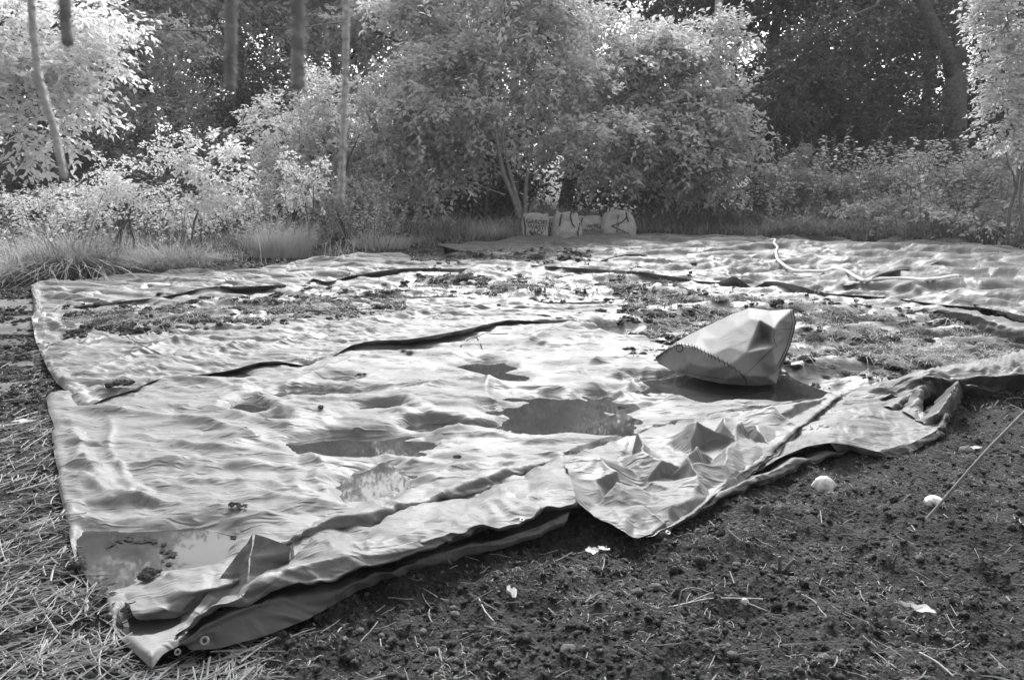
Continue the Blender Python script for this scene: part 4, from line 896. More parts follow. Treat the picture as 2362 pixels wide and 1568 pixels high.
# tall stalks standing out of the bramble bank and the left grass
def stalks(name, label, u0, u1, v, Y, n, h, seed, mat):
    g = np.random.default_rng(seed); b = P((u0+u1)/2, v, Y); root = empty(name, (b[0], Y, 0)); tag(root, label, 'weeds'); m = MB(); L = []
    for i in range(n):
        x = P(u0+(u1-u0)*g.random(), v, Y)[0]-b[0]; y = g.normal()*.5; hh = h*(.5+.6*g.random()); e = np.array([x+g.normal()*.38*hh, y + g.normal()*.2*hh, hh*(.8+.3*g.random())]); m.tube([(x, y, 0), ((x+e[0])/2+.02*g.normal(), y, hh*.55), e], [.008, .006, .002], 4, False)
        k = int(hh/.035); t = np.linspace(.35, 1, k)[:, None]; q = np.array([x, y, 0])*(1-t) + e*t; L.append(q)
    m.build('stem', M['bark_pale'], root); q = np.vstack(L); n_ = len(q); a = g.random(n_)*2*pi; ax = np.stack([np.cos(a), np.sin(a), .2+0*a], -1)
    V, Q = leaves(q, ax, np.array([0, 0, 1.0]) + g.normal(size=(n_, 3))*.5, .05+.05*g.random(n_), .02+.02*g.random(n_)); mesh_np('foliage', V, Q, None, M[mat], False, root)
stalks('tall_weeds', 'tall leafy weed stalks standing in the gap right of the rounded tree', 1780, 1940, 450, 19.5, 45, 2.2, 801, 'leaf_mid')
stalks('tall_weeds', 'tall weed stalks in front of the dark wood, left of the forked trunk', 1940, 2160, 450, 19.2, 26, 1.9, 802, 'leaf_mid')
stalks('tall_weeds', 'thin pale weed stalks at the left, beside the slim sapling', 330, 620, 500, 13.2, 45, 1.3, 803, 'leaf_light')
stalks('tall_weeds', 'thin weed stalks between the left frame edge and the low bright sapling', 0, 240, 500, 12.5, 45, 1.2, 804, 'leaf_light')
stalks('tall_weeds', 'weed stalks at the foot of the dense mid-grey shrub', 700, 930, 500, 15, 40, 1.1, 805, 'leaf_mid')
stalks('tall_weeds', 'weed stalks rising over the bramble bank near the right frame edge', 2150, 2380, 450, 17.2, 50, 1.9, 806, 'leaf_light')
# the wood closes behind the viewer too
for i, (x, y) in enumerate([(-9, -5), (-5, -8), (-1.2, -7.5), (3, -8.5), (7, -6.5), (11, -3.5), (-13, -1)]):
    src = protos[(1, 'leaf_mid')] if i % 2 else protos[(5, 'leaf_dark')]; root = src.copy(); COL.objects.link(root); root.location = (x, y, -.1); root.rotation_euler = (0, 0, i*1.7); root.scale = (1, 1, .95)
    for ch in list(src.children): c = ch.copy(); COL.objects.link(c); c.parent = root
    root['label'] = 'tree of the wood standing behind the viewer, outside the picture'; root['group'] = 'trees behind the viewer'

# arching bramble canes and long bent grass over the right bank
for i, (u, v, n, hh, lab) in enumerate([(1830, 548, 260, 1.0, 'arching rough grass behind the heap of cut grass'), (2040, 548, 260, 1.0, 'arching rough grass in front of the bramble bank, centre'), (2240, 552, 300, 1.1, 'arching pale grass in front of the bramble bank, near the thin tree')]):
    tuft('rough_grass', lab, 'grass', u, v, n, hh, .9, .02, M['grass_pale' if i == 2 else 'grass_mid'], 760+i, 1.4)
for i, (u, Y, lab) in enumerate([(1900, 17.6, 'arching bramble canes over the left end of the bramble bank'), (2080, 17.0, 'arching bramble canes over the middle of the bramble bank'), (2250, 15.8, 'arching bramble canes over the right end of the bramble bank')]):
    g = np.random.default_rng(780+i); b = P(u, 500, Y); root = empty('bramble', (b[0], Y, 0)); tag(root, lab, 'bramble'); m = MB(); L = []
    for k in range(26):
        a = g.random()*2*pi; r = .6+1.0*g.random(); h = .9+.9*g.random(); t = np.linspace(0, 1, 12)[:, None]; s0 = np.array([g.normal()*.7, g.normal()*.3, 0]); c = s0 + np.hstack([t*r*cos(a), t*r*sin(a)*.5, h*np.sin(t*2.3)*1.1])
        m.tube(c, np.linspace(.008, .003, 12), 4, False); q = resample(c, 40)[4:]; L.append(q + g.normal(size=q.shape)*.02)
    m.build('stem', M['bark_pale'], root); q = np.vstack(L); n_ = len(q); a = g.random(n_)*2*pi
    V, Q = leaves(q, np.stack([np.cos(a), np.sin(a), .1+0*a], -1), np.array([0, 0, 1.0]) + g.normal(size=(n_, 3))*.5, .07+.06*g.random(n_), .045+.03*g.random(n_)); mesh_np('foliage', V, Q, None, M['leaf_light'], False, root)
# ---------------------------------------------------------------- overhead cable and post in the wood
m = MB(); a = P(225, 60, 21); b = P(900, 36, 23); t = np.linspace(-.35, 1.3, 30)[:, None]; m.tube(a + (b-a)*t - np.array([0, 0, .25])*np.sin(np.clip(t, 0, 1)*pi), .012, 5)
tag(m.build('overhead_cable', M['wire']), 'thin dark cable strung across the wood at upper left', 'cable')
m = MB(); c = P(1655, 75, 25); m.tube([(c[0], 25, -.2), (c[0], 25, 3), (c[0], 25, 9)], [.13, .125, .11], 14)
tag(m.build('wooden_post', M['pole']), 'smooth pale post rising behind the rounded tree', 'post')
# ---------------------------------------------------------------- ropes hanging close to the camera
def rope(pts, rad, mat, label):
    p = resample([P(*q) for q in pts], 60); m = MB(); g = np.random.default_rng(int(pts[0][0]))
    r = rad*(1 + .05*np.sin(np.arange(60)*1.9) + .04*g.normal(size=60)); r[-1] *= .4; m.tube(p, r, 9)
    fr = []
    for k in range(160):
        q = p[g.integers(0, 60)]; d = unit(g.normal(size=3)); m.tube([q, q + d*rad*1.3, q + d*rad*1.9 + [0, 0, -rad]], [rad*.07, rad*.05, rad*.02], 3, False)
    tag(m.build('hanging_rope', M[mat]), label, 'rope', 'ropes hanging close to the camera')
rope([(146, -420, .62), (150, 0, .62), (152, 60, .62), (158, 108, .62)], .0042, 'rope', 'short dark blurred rope end at the upper left corner')
rope([(534, -420, .6), (534, 0, .6), (533, 100, .6), (531, 212, .6)], .0042, 'rope', 'dark blurred rope end hanging over the wood, left one of the two thick ones')
rope([(686, -420, .58), (688, 0, .58), (688, 100, .58), (687, 208, .58)], .0046, 'rope', 'dark blurred rope end hanging over the wood, right one of the two thick ones')
rope([(803, -420, .75), (799, 0, .75), (797, 150, .75), (792, 300, .75), (786, 470, .75)], .0030, 'rope_pale', 'long thin pale rope hanging down to the grass')
rope([(55, -420, .7), (72, 0, .7), (88, 170, .7), (125, 300, .7), (150, 415, .7)], .0030, 'rope_pale', 'thin pale rope slanting over the near left tree')
# ---------------------------------------------------------------- white hose and stakes
def surf_z(XX, x, y):
    d = (XX[..., 0]-x)**2 + (XX[..., 1]-y)**2; return XX[..., 2].ravel()[d.argmin()]
hp = [(1776, 553), (1788, 559), (1783, 567), (1793, 574), (1789, 587), (1795, 604), (1814, 617), (1840, 631), (1862, 634), (1894, 629), (1920, 624), (1945, 629), (1968, 639), (1993, 649), (2022, 650), (2054, 646), (2100, 648), (2144, 647), (2182, 644), (2211, 639)]
pts = []
for (u, v) in hp:
    z = .08
    for _ in range(3): q = G(u, v, z); z = surf_z(XE, q[0], q[1]) + .03
    pts.append(G(u, v, z))
pts = resample(pts, 160)
for _ in range(6): pts[1:-1, :2] = (pts[:-2, :2] + pts[2:, :2] + 2*pts[1:-1, :2])/4
for k in range(len(pts)): pts[k, 2] = max(pts[k, 2], surf_z(XE, pts[k, 0], pts[k, 1]) + .045)
for _ in range(30): pts[1:-1, 2] = (pts[:-2, 2] + pts[2:, 2] + 2*pts[1:-1, 2])/4 + .0001
m = MB(); m.tube(pts, .019, 10); tag(m.build('hose', M['white']), 'white plastic hose curving over the far right shiny tarp', 'hose')
for (u, v0, v1, lab) in ((1745, 530, 547, 'short white stake at the far edge of the shiny tarp'), (1727, 523, 532, 'tiny white stake left of the short white stake')):
    b = G(u, v1); k = b[1]/FPX; m = MB(); h = (v1-v0)*k*1.05
    m.add(np.array([(x, y, z) for z in (-.05, h*.97) for (x, y) in ((-.018, -.006), (.018, -.006), (.018, .006), (-.018, .006))] + [(x, 0, h) for x in (-.012, .012)]),
          [(0, 1, 5, 4), (1, 2, 6, 5), (2, 3, 7, 6), (3, 0, 4, 7), (4, 5, 9, 8), (6, 7, 8, 9)], [(5, 6, 9), (7, 4, 8)])
    o = m.build('stake', M['white'], None, False); o.location = b; tag(o, lab, 'stake')
# ---------------------------------------------------------------- sack lying in the puddle on the front tarp
sk = empty('rubble_sack', G(1680, 880)); tag(sk, 'slumped pale woven sack lying in the puddle at right on the tarps', 'sack')
SKO = [(1512, 825, 5.5), (1536, 806, 5.5), (1562, 787, 5.5), (1620, 756, 5.5), (1680, 728, 5.45), (1728, 710, 5.4), (1775, 715, 5.35), (1830, 713, 5.3), (1836, 746, 5.28), (1822, 797, 5.25), (1794, 854, 5.15), (1790, 884, 5.1), (1755, 889, 5.08), (1714, 888, 5.03), (1663, 884, 5.07), (1620, 875, 5.15), (1559, 858, 5.32), (1519, 838, 5.48)]
SKI = [(1564, 794, 5.36), (1600, 800, 5.22), (1638, 818, 5.08), (1685, 843, 4.96), (1714, 866, 4.92), (1752, 738, 5.18), (1766, 778, 5.22), (1782, 800, 5.03), (1788, 842, 5.0), (1700, 752, 5.22), (1656, 778, 5.22), (1722, 812, 4.98), (1680, 800, 5.08), (1738, 775, 5.08), (1800, 738, 5.16), (1812, 772, 5.2), (1786, 758, 5.06), (1752, 836, 5.02), (1640, 850, 5.04), (1590, 838, 5.2), (1690, 870, 4.98), (1728, 735, 5.24), (1620, 782, 5.3), (1770, 868, 5.03)]
PF = lambda p: P(*p)
crumple('body', SKI, SKO, M['sack'], sk, 14, .006, 21, PF, -1.0, 4, .022)
crumple('back', [(1600, 800, 5.85), (1680, 790, 6.0), (1750, 790, 5.95), (1800, 790, 5.6), (1680, 850, 6.0), (1750, 850, 5.9)], SKO, M['sack'], sk, 10, .006, 22, PF, 1.0, 4, .022)
def seam(line, w, stitch=0):
    p = resample([P(*q) for q in line], 60) + [0, -.012, 0]; m = MB(); m.tube(p, w, 6)
    if stitch:
        for k in range(1, 59, 2): m.tube([p[k] + [0, -.002, stitch], p[k+1 if k < 58 else k] + [0, -.002, -stitch]], .0024, 4)
    return put(m.build('seam', M['hem']), sk)
seam([(1512, 824, 5.49), (1538, 808, 5.44), (1564, 794, 5.34), (1600, 800, 5.2), (1638, 818, 5.06), (1685, 843, 4.94), (1714, 866, 4.9), (1722, 884, 4.98)], .003, .016)
seam([(1714, 866, 4.9), (1740, 842, 4.98), (1760, 822, 5.02), (1782, 802, 5.01)], .0016)
seam([(1512, 826, 5.49), (1536, 808, 5.49), (1562, 790, 5.45)], .005)
seam([(1519, 834, 5.46), (1545, 850, 5.33), (1600, 862, 5.14), (1660, 872, 5.02), (1712, 876, 4.96)], .0016)
seam([(1828, 715, 5.27), (1833, 746, 5.25), (1820, 796, 5.22), (1796, 848, 5.1)], .0034)
seam([(1822, 715, 5.26), (1826, 746, 5.22), (1814, 796, 5.19), (1792, 842, 5.06)], .0022)
seam([(1828, 757, 5.22), (1800, 758, 5.12), (1786, 760, 5.04), (1783, 775, 5.03), (1790, 800, 5.02)], .0016)
m = MB(); rr_ = .010
for t0 in (0, 1): c0 = P(1566, 798, 5.32) + [0, -.02, 0]; m.tube([c0 + np.array([cos(a)*.022, 0, sin(a)*.022 - .012]) for a in np.linspace(0, 2*pi, 20)], .003, 6, False)
put(m.build('tie_ring', M['hem']), sk)
# ---------------------------------------------------------------- waste bags in a row at the edge of the wood
def text_mesh(body, size, mat, parent, loc, rot, name='lettering'):
    cu = bpy.data.curves.new(name, 'FONT'); cu.body = body; cu.size = size; cu.extrude = .002; cu.align_x = 'CENTER'; cu.space_line = .85; cu.offset = size*.012
    tmp = bpy.data.objects.new('tmp', cu); COL.objects.link(tmp); dg = bpy.context.evaluated_depsgraph_get(); dg.update()
    me = bpy.data.meshes.new_from_object(tmp.evaluated_get(dg)); bpy.data.objects.remove(tmp); me.materials.clear(); me.materials.append(mat)
    o = bpy.data.objects.new(name, me); COL.objects.link(o); o.parent = parent; o.location = loc; o.rotation_euler = rot; return o
def bag(u0, u1, vt, vb, label, seed, text=None, tsize=.09, slump=.0, flare=0., tz=.5, dx=0, trot=0, straps=()):
    g = np.random.default_rng(seed); uc = (u0+u1)/2; b = G(uc, vb, .02); k = b[1]/FPX; w = (u1-u0)*k; h = (vb-vt)*k*1.03; d = w*.8
    root = empty('waste_bag', b); tag(root, label, 'bag', 'white waste bags standing in a row')
    nh, na = 34, 96; th = np.linspace(0, 2*pi, na, endpoint=False); X = np.zeros((nh, na, 3))
    for i, t in enumerate(np.linspace(0, 1, nh)):
        e = 2/3.4; cx = np.sign(np.cos(th))*np.abs(np.cos(th))**e; cy = np.sign(np.sin(th))*np.abs(np.sin(th))**e
        s = 1 + flare*(t-.5) - .10*t**3 - slump*t*t; bul = 1 + .06*np.sin(t*pi)
        X[i, :, 0] = w/2*cx*s*bul + slump*w*.15*t; X[i, :, 1] = d/2*cy*s*bul*(1-.35*t); X[i, :, 2] = h*t*(1 - slump*.12*(1+np.cos(th*2+seed))*t) + .05*h*t**4*np.sin(th*3+seed)
    a = th[None]*1.0; zz = X[..., 2]
    cr = ridged(np.cos(a)*2.2+seed, np.sin(a)*2.2+zz*5, 3, seed)*.016 + fbm(np.cos(a)*1.5+seed, zz*4+np.sin(a), 2, seed+3)*.035
    nrm = np.stack([np.cos(a)+0*zz, np.sin(a)+0*zz, 0*zz], -1); X += nrm*cr[..., None]*np.clip(zz/h*4, .2, 1)[..., None]
    inner = X[-1:].copy(); inner2 = inner*[.9, .9, 1] + [0, 0, -.12*h]; inner3 = inner2*[.75, .7, 1] + [0, 0, -.1*h]
    X = np.concatenate([X, inner*[.97, .97, 1], inner2, inner3, inner3.mean(1, keepdims=True)*np.ones((1, na, 1))]); X = np.concatenate([X, X[:, :1]], 1)
    gridmesh('body', X, M['bag'], root)
    front = X[:nh, int(na*.75)]
    def fp(fx, fz):
        j = int(np.clip((.75 + fx*.2)*na, 0, na)); i = int(np.clip(fz*(nh-1), 0, nh-1)); return X[i, j] + np.array([0, -.012, 0])
    for st in straps:
        m = MB(); pp = resample([fp(*q[:2]) + (np.array([0, q[2], q[3]]) if len(q) > 2 else 0) for q in st], 24)
        for kx in (-.008, 0, .008): m.tube(pp + [kx, 0, 0], .007, 5)
        m.build('handle', M['hem'], root)
    if text:
        o = text_mesh(text, tsize, M['print'], root, (dx, 0, h*tz), (R(90), R(trot), 0))
        yy = min(X[int(nh*.3):int(nh*.8), int(na*.6):int(na*.9), 1].min(), 0); 
        me = o.data
        for vtx in me.vertices:      # the print follows the front of the bag
            xw = vtx.co.x + dx; jj = np.argmin(np.abs(X[int(nh*tz), na//2:, 0] - xw)) + na//2; ii = int(np.clip((h*tz+vtx.co.y)/h, 0, 1)*(nh-1)); ysurf = X[ii, jj, 1]
            vtx.co.z = -(ysurf) + .012 + (.002 if vtx.co.z > 0 else 0)
    return root
bag(1206, 1262, 496, 551, 'leftmost waste bag, square with GARDEN WASTE lettering', 3, 'GARDEN\nWASTE\nSACK', .115, .04, .02, .62, .05, 6, [[(-.55, .55), (-.5, .3), (-.45, .2), (-.7, .1)], [(-.8, .9), (-.6, .6), (-.1, .3), (0, .1)]])
bag(1256, 1286, 503, 548, 'narrow waste bag squeezed between its two larger neighbours at left', 4, 'EN\nON', .12, .0, .0, .55, 0, 5, [[(-.6, .95), (-.5, .5), (-.3, .1)]])
bag(1274, 1336, 491, 549, 'white upright waste bag with two dark handle straps hanging in front', 5, None, .1, .10, -.30, .5, 0, 0, [[(-.25, .97), (-.23, .75), (-.22, .5)], [(.6, .9, 0, .03), (.3, .95, 0, .04), (.12, .8), (.2, .6), (.3, .48)], [(.9, .6), (.6, .35), (.5, .3), (.55, .1)]])
bag(1330, 1388, 500, 540, 'low slumped waste bag with slanting Garden Collection lettering', 6, 'Garden\nCOLLECTION', .085, .14, .02, .45, .06, -12, [[(-.5, .95), (-.45, .5), (-.45, .1)]])
bag(1390, 1460, 488, 541, 'rightmost waste bag, tall and flared with a folded dark print and loop handle', 7, 'B\nL\nO\nC\nK', .085, .0, -.30, .72, -.03, 3, [[(.35, .98), (.25, .75), (0, .5), (-.2, .4), (.1, .2), (.3, .1)], [(.35, .98), (.3, .7), (.35, .55)], [(-.9, .97), (-.8, 1, 0, .22), (-.6, 1, 0, .22), (-.5, .97)], [(.8, .97), (1.0, .8), (1.05, .7)]])
# ---------------------------------------------------------------- weathered boards of the path at the left edge
for i, (u0, u1, v0, v1, lab) in enumerate([(-120, 78, 690, 716, 'weathered path board at the left frame edge, the farthest one'), (-120, 76, 728, 770, 'broad weathered path board, second from the far end'), (-120, 74, 782, 800, 'narrow weathered path board half under soil'),
                                           (-120, 78, 812, 842, 'weathered path board beside the corner of the middle tarp'), (-120, 90, 880, 900, 'nearest weathered path board, pale and split')]):
    a, b, c, d = G(u0, v1), G(u1, v1), G(u1, v0), G(u0, v0); m = MB(); n = 24; X = np.zeros((4, n, 3)); g = np.random.default_rng(i)
    for j, t in enumerate(np.linspace(0, 1, n)):
        wv = .012*g.normal(size=3); X[0, j] = a*(1-t)+b*t + [0, wv[0], -.05]; X[1, j] = a*(1-t)+b*t + [0, wv[0], -.004]; X[2, j] = d*(1-t)+c*t + [0, wv[1], -.002]; X[3, j] = d*(1-t)+c*t + [0, wv[1], -.05]
    m.add(X.reshape(-1, 3), gridquads(4, n)); m.add(X[:, -1], [(0, 1, 2, 3)])
    tag(m.build('path_board', M['wood'], None, False), lab, 'board', 'boards of the path')
# ---------------------------------------------------------------- mud clods and uprooted weeds on the sheets
def lump(r, seed, sub=10, flat=.6, rough=.35, sq=(1, 1)):
    th = np.linspace(0, pi, sub); ph = np.linspace(0, 2*pi, sub*2+1); T, F = np.meshgrid(th, ph, indexing='ij')
    x, y, z = np.sin(T)*np.cos(F), np.sin(T)*np.sin(F), np.cos(T)
    k = 1 + rough*fbm(x*1.7+seed*3.3, y*1.7+z*2.1+seed, 3, seed) + rough*.5*fbm(x*5+seed, y*5+z*5, 2, seed+5)
    return np.stack([x*k*sq[0], y*k*sq[1], z*k*flat], -1)*r
allX = [XA, XB, XC, XD, XE, XF]
flat_pts = np.concatenate([q[::2, ::2].reshape(-1, 3) for q in allX])
def top_z(x, y, r=.06):
    d = (flat_pts[:, 0]-x)**2 + (flat_pts[:, 1]-y)**2; k = d < r*r
    return flat_pts[k, 2].max() if k.any() else ground_h(np.array([x]), np.array([y]))[0]
def Gs(u, v):
    z = .04
    for _ in range(3): q = G(u, v, z); z = float(top_z(q[0], q[1]))
    return G(u, v, z)
g = np.random.default_rng(900); cl_src = []
for k in range(6):
    m = MB(); gk = np.random.default_rng(k)
    for j in range(7): m.add((lump(.25+.45*gk.random(), k*9+j+1, 9, .5, .8) + np.array([gk.normal()*.45, gk.normal()*.35, gk.random()*.15])).reshape(-1, 3), gridquads(9, 19))
    V, Q = blades(60, np.c_[gk.normal(size=(60, 2))*.6, np.zeros(60)], .3+.5*gk.random(60), .6+1.4*gk.random(60), .05+.05*gk.random(60), gk, 3); m.add(V, Q)
    cl_src.append(m.build('mud_clod', M['clod'], None, False))
CLG = 'mud clods lying on the sheets'; CL = [(740, 940, 8), (278, 888, 22), (255, 893, 16), (830, 867, 7), (780, 858, 6), (1432, 944, 10), (1055, 1056, 10), (735, 900, 5), (535, 1166, 12), (560, 1168, 10), (290, 760, 16), (330, 765, 14), (245, 760, 14), (180, 770, 14),
  (160, 776, 12), (210, 755, 12), (340, 1330, 22), (360, 1325, 14), (300, 1405, 18), (540, 1240, 8), (445, 700, 10), (480, 690, 10), (565, 690, 11), (610, 672, 8), (650, 664, 10), (715, 668, 9), (770, 690, 8), (820, 688, 7), (860, 685, 8), (706, 690, 10), (690, 686, 9), (1152, 705, 6), (855, 660, 8), (700, 660, 7),
  (1045, 675, 7), (1600, 610, 6), (1440, 560, 5), (905, 700, 5), (640, 700, 6), (603, 742, 5)]
for k in range(60):
    u = 150 + g.random()*800; CL.append((u, 745 - (u-150)*.085 + g.normal()*14 - 12, 4 + 8*g.random()**2))
for k in range(50):
    u = 1250 + g.random()*1000; CL.append((u, 690 + (u-1250)*.14 + g.normal()*22, 4 + 8*g.random()**2))
for i, (u, v, s) in enumerate(CL):
    src = cl_src[i % 6]; o = src if i < 6 else src.copy()
    if i >= 6: COL.objects.link(o)
    q = Gs(u, v); rr = s*q[1]/FPX; o.location = q + [0, 0, rr*.25]; o.scale = (rr*(.8+.5*g.random()), rr*(.8+.4*g.random()), rr*(.7+.4*g.random())); o.rotation_euler = (0, 0, g.random()*6.28)
    tag(o, 'dark mud clod lying on a pale sheet', 'mud clod', CLG)
# weed clumps: ball of wiry stems, roots and soil
def weed_mesh(seed, n=260, wiry=1.0):
    g = np.random.default_rng(seed); a = g.random(n)*2*pi; r = .75*np.sqrt(g.random(n)); z = .5*(1-r)*g.random(n)
    V1, Q1 = blades(n, np.stack([r*np.cos(a), r*np.sin(a), z], -1), .35+.6*g.random(n), .6+1.4*g.random(n), .02+.035*g.random(n), g, 4, a + g.normal(size=n)*1.4)
    return V1, Q1
wsrc = []
for k, mt in enumerate(['weed_dark', 'weed_dark', 'weed_dark', 'weed_pale', 'weed_pale', 'grass_mid']):
    root = empty('weed_clump'); V, Q = weed_mesh(950+k, 420); mesh_np('stems', V, Q, None, M[mt], False, root)
    m = MB(); m.add(lump(.62, 40+k, 14, .55, .6).reshape(-1, 3), gridquads(14, 29)); m.build('root_ball', M['clod'], root); wsrc.append(root)
WL = [(270, 735, 42, 0), (235, 742, 35, 1), (330, 742, 34, 2), (400, 735, 22, 0), (440, 722, 26, 1), (490, 716, 24, 2), (550, 707, 24, 0), (420, 700, 16, 1), (980, 582, 28, 0), (1110, 588, 26, 1), (1060, 588, 26, 4), (1170, 590, 24, 5), (1240, 592, 24, 2), (1300, 590, 22, 5), (1345, 588, 18, 1),
      (1070, 640, 28, 0), (1050, 648, 24, 5), (1120, 645, 20, 1), (1230, 690, 17, 0), (1160, 655, 18, 5), (1290, 650, 20, 1), (1400, 655, 20, 5), (1350, 640, 18, 2), (1525, 760, 40, 0), (1545, 765, 30, 2), (1500, 720, 28, 5), (1450, 742, 24, 5), (1400, 748, 24, 1), (1560, 690, 26, 0), (1600, 690, 30, 5), (1660, 690, 36, 5),
      (1700, 690, 34, 0), (1740, 695, 34, 1), (1780, 690, 30, 5), (1500, 668, 22, 0), (1550, 672, 20, 5), (1880, 700, 44, 3), (1930, 715, 44, 4), (1900, 730, 40, 5), (1960, 735, 36, 0), (1860, 740, 30, 1), (1990, 760, 40, 3), (1940, 770, 40, 5), (1880, 780, 34, 2), (2040, 735, 36, 4), (2090, 755, 34, 0), (2130, 770, 42, 1),
      (2160, 745, 36, 0), (2210, 770, 38, 2), (2250, 790, 40, 1), (2060, 790, 40, 5), (2010, 810, 38, 0), (1960, 820, 32, 5), (2100, 815, 34, 3), (2180, 815, 46, 3), (2220, 830, 44, 4), (2150, 835, 36, 3), (2250, 815, 30, 0), (2070, 840, 34, 5), (1950, 860, 22, 2), (2030, 860, 28, 5), (2110, 850, 32, 4), (2290, 800, 34, 0), (1920, 845, 20, 1),
      (945, 812, 12, 0), (930, 808, 10, 2), (2340, 800, 30, 1), (1905, 868, 14, 0), (1835, 715, 30, 1), (1820, 740, 24, 0), (655, 780, 6, 0), (1450, 640, 16, 5), (1340, 690, 12, 0)]
gw = np.random.default_rng(77)
for i, (u, v, s, k) in enumerate(WL):
    src = wsrc[k]; first = not src.get('label')
    if first: o = src
    else:
        o = src.copy(); COL.objects.link(o)
        for ch in list(src.children):
            c = ch.copy(); COL.objects.link(c); c.parent = o
    q = Gs(u, v); rr = s*q[1]/FPX*.8; o.location = q - [0, 0, rr*.1]; o.scale = (rr*(.9+.4*gw.random()), rr*(.8+.4*gw.random()), rr*(.55+.35*gw.random())); o.rotation_euler = (0, 0, gw.random()*6.28)
    tag(o, 'pale bleached clump of uprooted weeds on the muddy sheet' if k in (3, 4) else ('grey wiry clump of uprooted weeds on the muddy sheet' if k == 5 else 'dark clump of uprooted weeds with a soil ball'), 'weed clump', 'uprooted weed clumps')
for s in wsrc:
    if not s.get('label'):
        for ch in list(s.children): bpy.data.objects.remove(ch)
        bpy.data.objects.remove(s)
# loose stems, roots and crumbs strewn over the muddy sheet: beyond counting
g = np.random.default_rng(61); m = MB(); n = 5200
u = np.where(g.random(n) < .55, 1500 + 860*g.random(n), 150 + 1400*g.random(n)); v = np.where(u > 1500, 700 + (u-1500)*.12 + g.normal(size=n)*34 + 20, 742 - (u-150)*.08 + g.normal(size=n)*16); v = np.where((u > 1150) & (u < 1500), 655 + g.normal(size=n)*16, v)
pos = np.array([G(a, b, .05) for a, b in zip(u, v)])
gi = {}
cell = .06; kx = np.floor(flat_pts[:, 0]/cell).astype(int); ky = np.floor(flat_pts[:, 1]/cell).astype(int)
hx0, hy0 = kx.min(), ky.min(); HM = np.full((kx.max()-hx0+1, ky.max()-hy0+1), -9.); np.maximum.at(HM, (kx-hx0, ky-hy0), flat_pts[:, 2])
def hm(x, y):
    i = np.clip(np.floor(x/cell).astype(int)-hx0, 0, HM.shape[0]-1); j = np.clip(np.floor(y/cell).astype(int)-hy0, 0, HM.shape[1]-1); h = HM[i, j]; return np.where(h > -1, h, ground_h(x, y))
pos[:, 2] = hm(pos[:, 0], pos[:, 1])
V, Q = blades(n, pos, .03+.09*g.random(n), 1.2+2.2*g.random(n), .003+.006*g.random(n), g, 3); mesh_np('weed_litter', V, Q, None, M['weed_dark'], False)['kind'] = 'stuff'
V, Q = blades(n//2, pos[::2] + [.03, .02, 0], .03+.08*g.random(n//2), 1.2+2.2*g.random(n//2), .003+.007*g.random(n//2), g, 3); mesh_np('weed_litter', V, Q, None, M['weed_pale'], False)['kind'] = 'stuff'
# bands of mud and leaf litter pressed on the muddy sheet
def band(n, f, seed, thr=0.0):
    g = np.random.default_rng(seed); uv = np.array([f(g) for _ in range(n)]); p = np.array([G(a, b, .06) for a, b in uv]); k = fbm(p[:, 0]*2.2, p[:, 1]*3, 3, seed) > thr; p = p[k]; p[:, 2] = hm(p[:, 0], p[:, 1]) - .004; return p
b1 = band(9000, lambda g: (lambda u: (u, 748 - (u-150)*.062 + g.normal()*13 - 9))(150 + 780*g.random()), 71, .02)
b2 = band(16000, lambda g: (lambda u: (u, 712 + (u-1450)*.115 + g.normal()*34))(1430 + 930*g.random()), 72, -.02)
b3 = band(5000, lambda g: (lambda u: (u, 648 + (u-1000)*.03 + g.normal()*12))(960 + 640*g.random()), 73, .08)
b4 = band(4000, lambda g: (lambda u: (u, 590 + g.normal()*6))(940 + 420*g.random()), 74, -.1)
MUD = np.vstack([b1, b2, b3, b4])
# ---------------------------------------------------------------- soil surface: crumbs, moss tufts, stones, straw
def scatter_lumps(name, pts, rad, mat, seed, flat=.6):
    g = np.random.default_rng(seed); base = [lump(1, seed+k, 6, flat, 1.1)[:, :-1] for k in range(8)]; n = len(pts); k = g.integers(0, 8, n); a = g.random(n)*2*pi
    B = np.array(base)[k]; B = B*rad[:, None, None, None]*np.array([1, 1, 1.0]); c, s = np.cos(a)[:, None, None], np.sin(a)[:, None, None]
    Vx = B[..., 0]*c - B[..., 1]*s*.8; Vy = B[..., 0]*s + B[..., 1]*c*.8; V = np.stack([Vx, Vy, B[..., 2]], -1) + pts[:, None, None, :]
    ni, nj = V.shape[1:3]; i = np.arange(ni*nj).reshape(ni, nj); j = np.roll(i, -1, 1); q = np.stack([i[:-1], j[:-1], j[1:], i[1:]], -1).reshape(-1, 4)
    Q = (q[None] + (np.arange(n)*ni*nj)[:, None, None]).reshape(-1, 4); o = mesh_np(name, V.reshape(-1, 3), Q, None, mat, True); o['kind'] = 'stuff'; return o
def soil_pts(n, g, y0=1.7, y1=6.5, pw=1.6):
    y = y0 + (y1-y0)*g.random(n*3)**pw; x = (g.random(n*3)*2-1)*.75*y; k = ~inside(x, y, polyc); x, y = x[k][:n], y[k][:n]
    return np.stack([x, y, ground_h(x, y)], -1)
g = np.random.default_rng(76); scatter_lumps('mud_litter', MUD, .008 + .034*g.random(len(MUD))**2.5, M['clod'], 130, .5)
n = len(MUD); V, Q = blades(n, MUD + g.normal(size=(n, 3))*[.03, .03, 0], .03+.10*g.random(n), .8+1.8*g.random(n), .004+.009*g.random(n), g, 3); mesh_np('weed_litter', V, Q, None, M['weed_pale'], False)['kind'] = 'stuff'
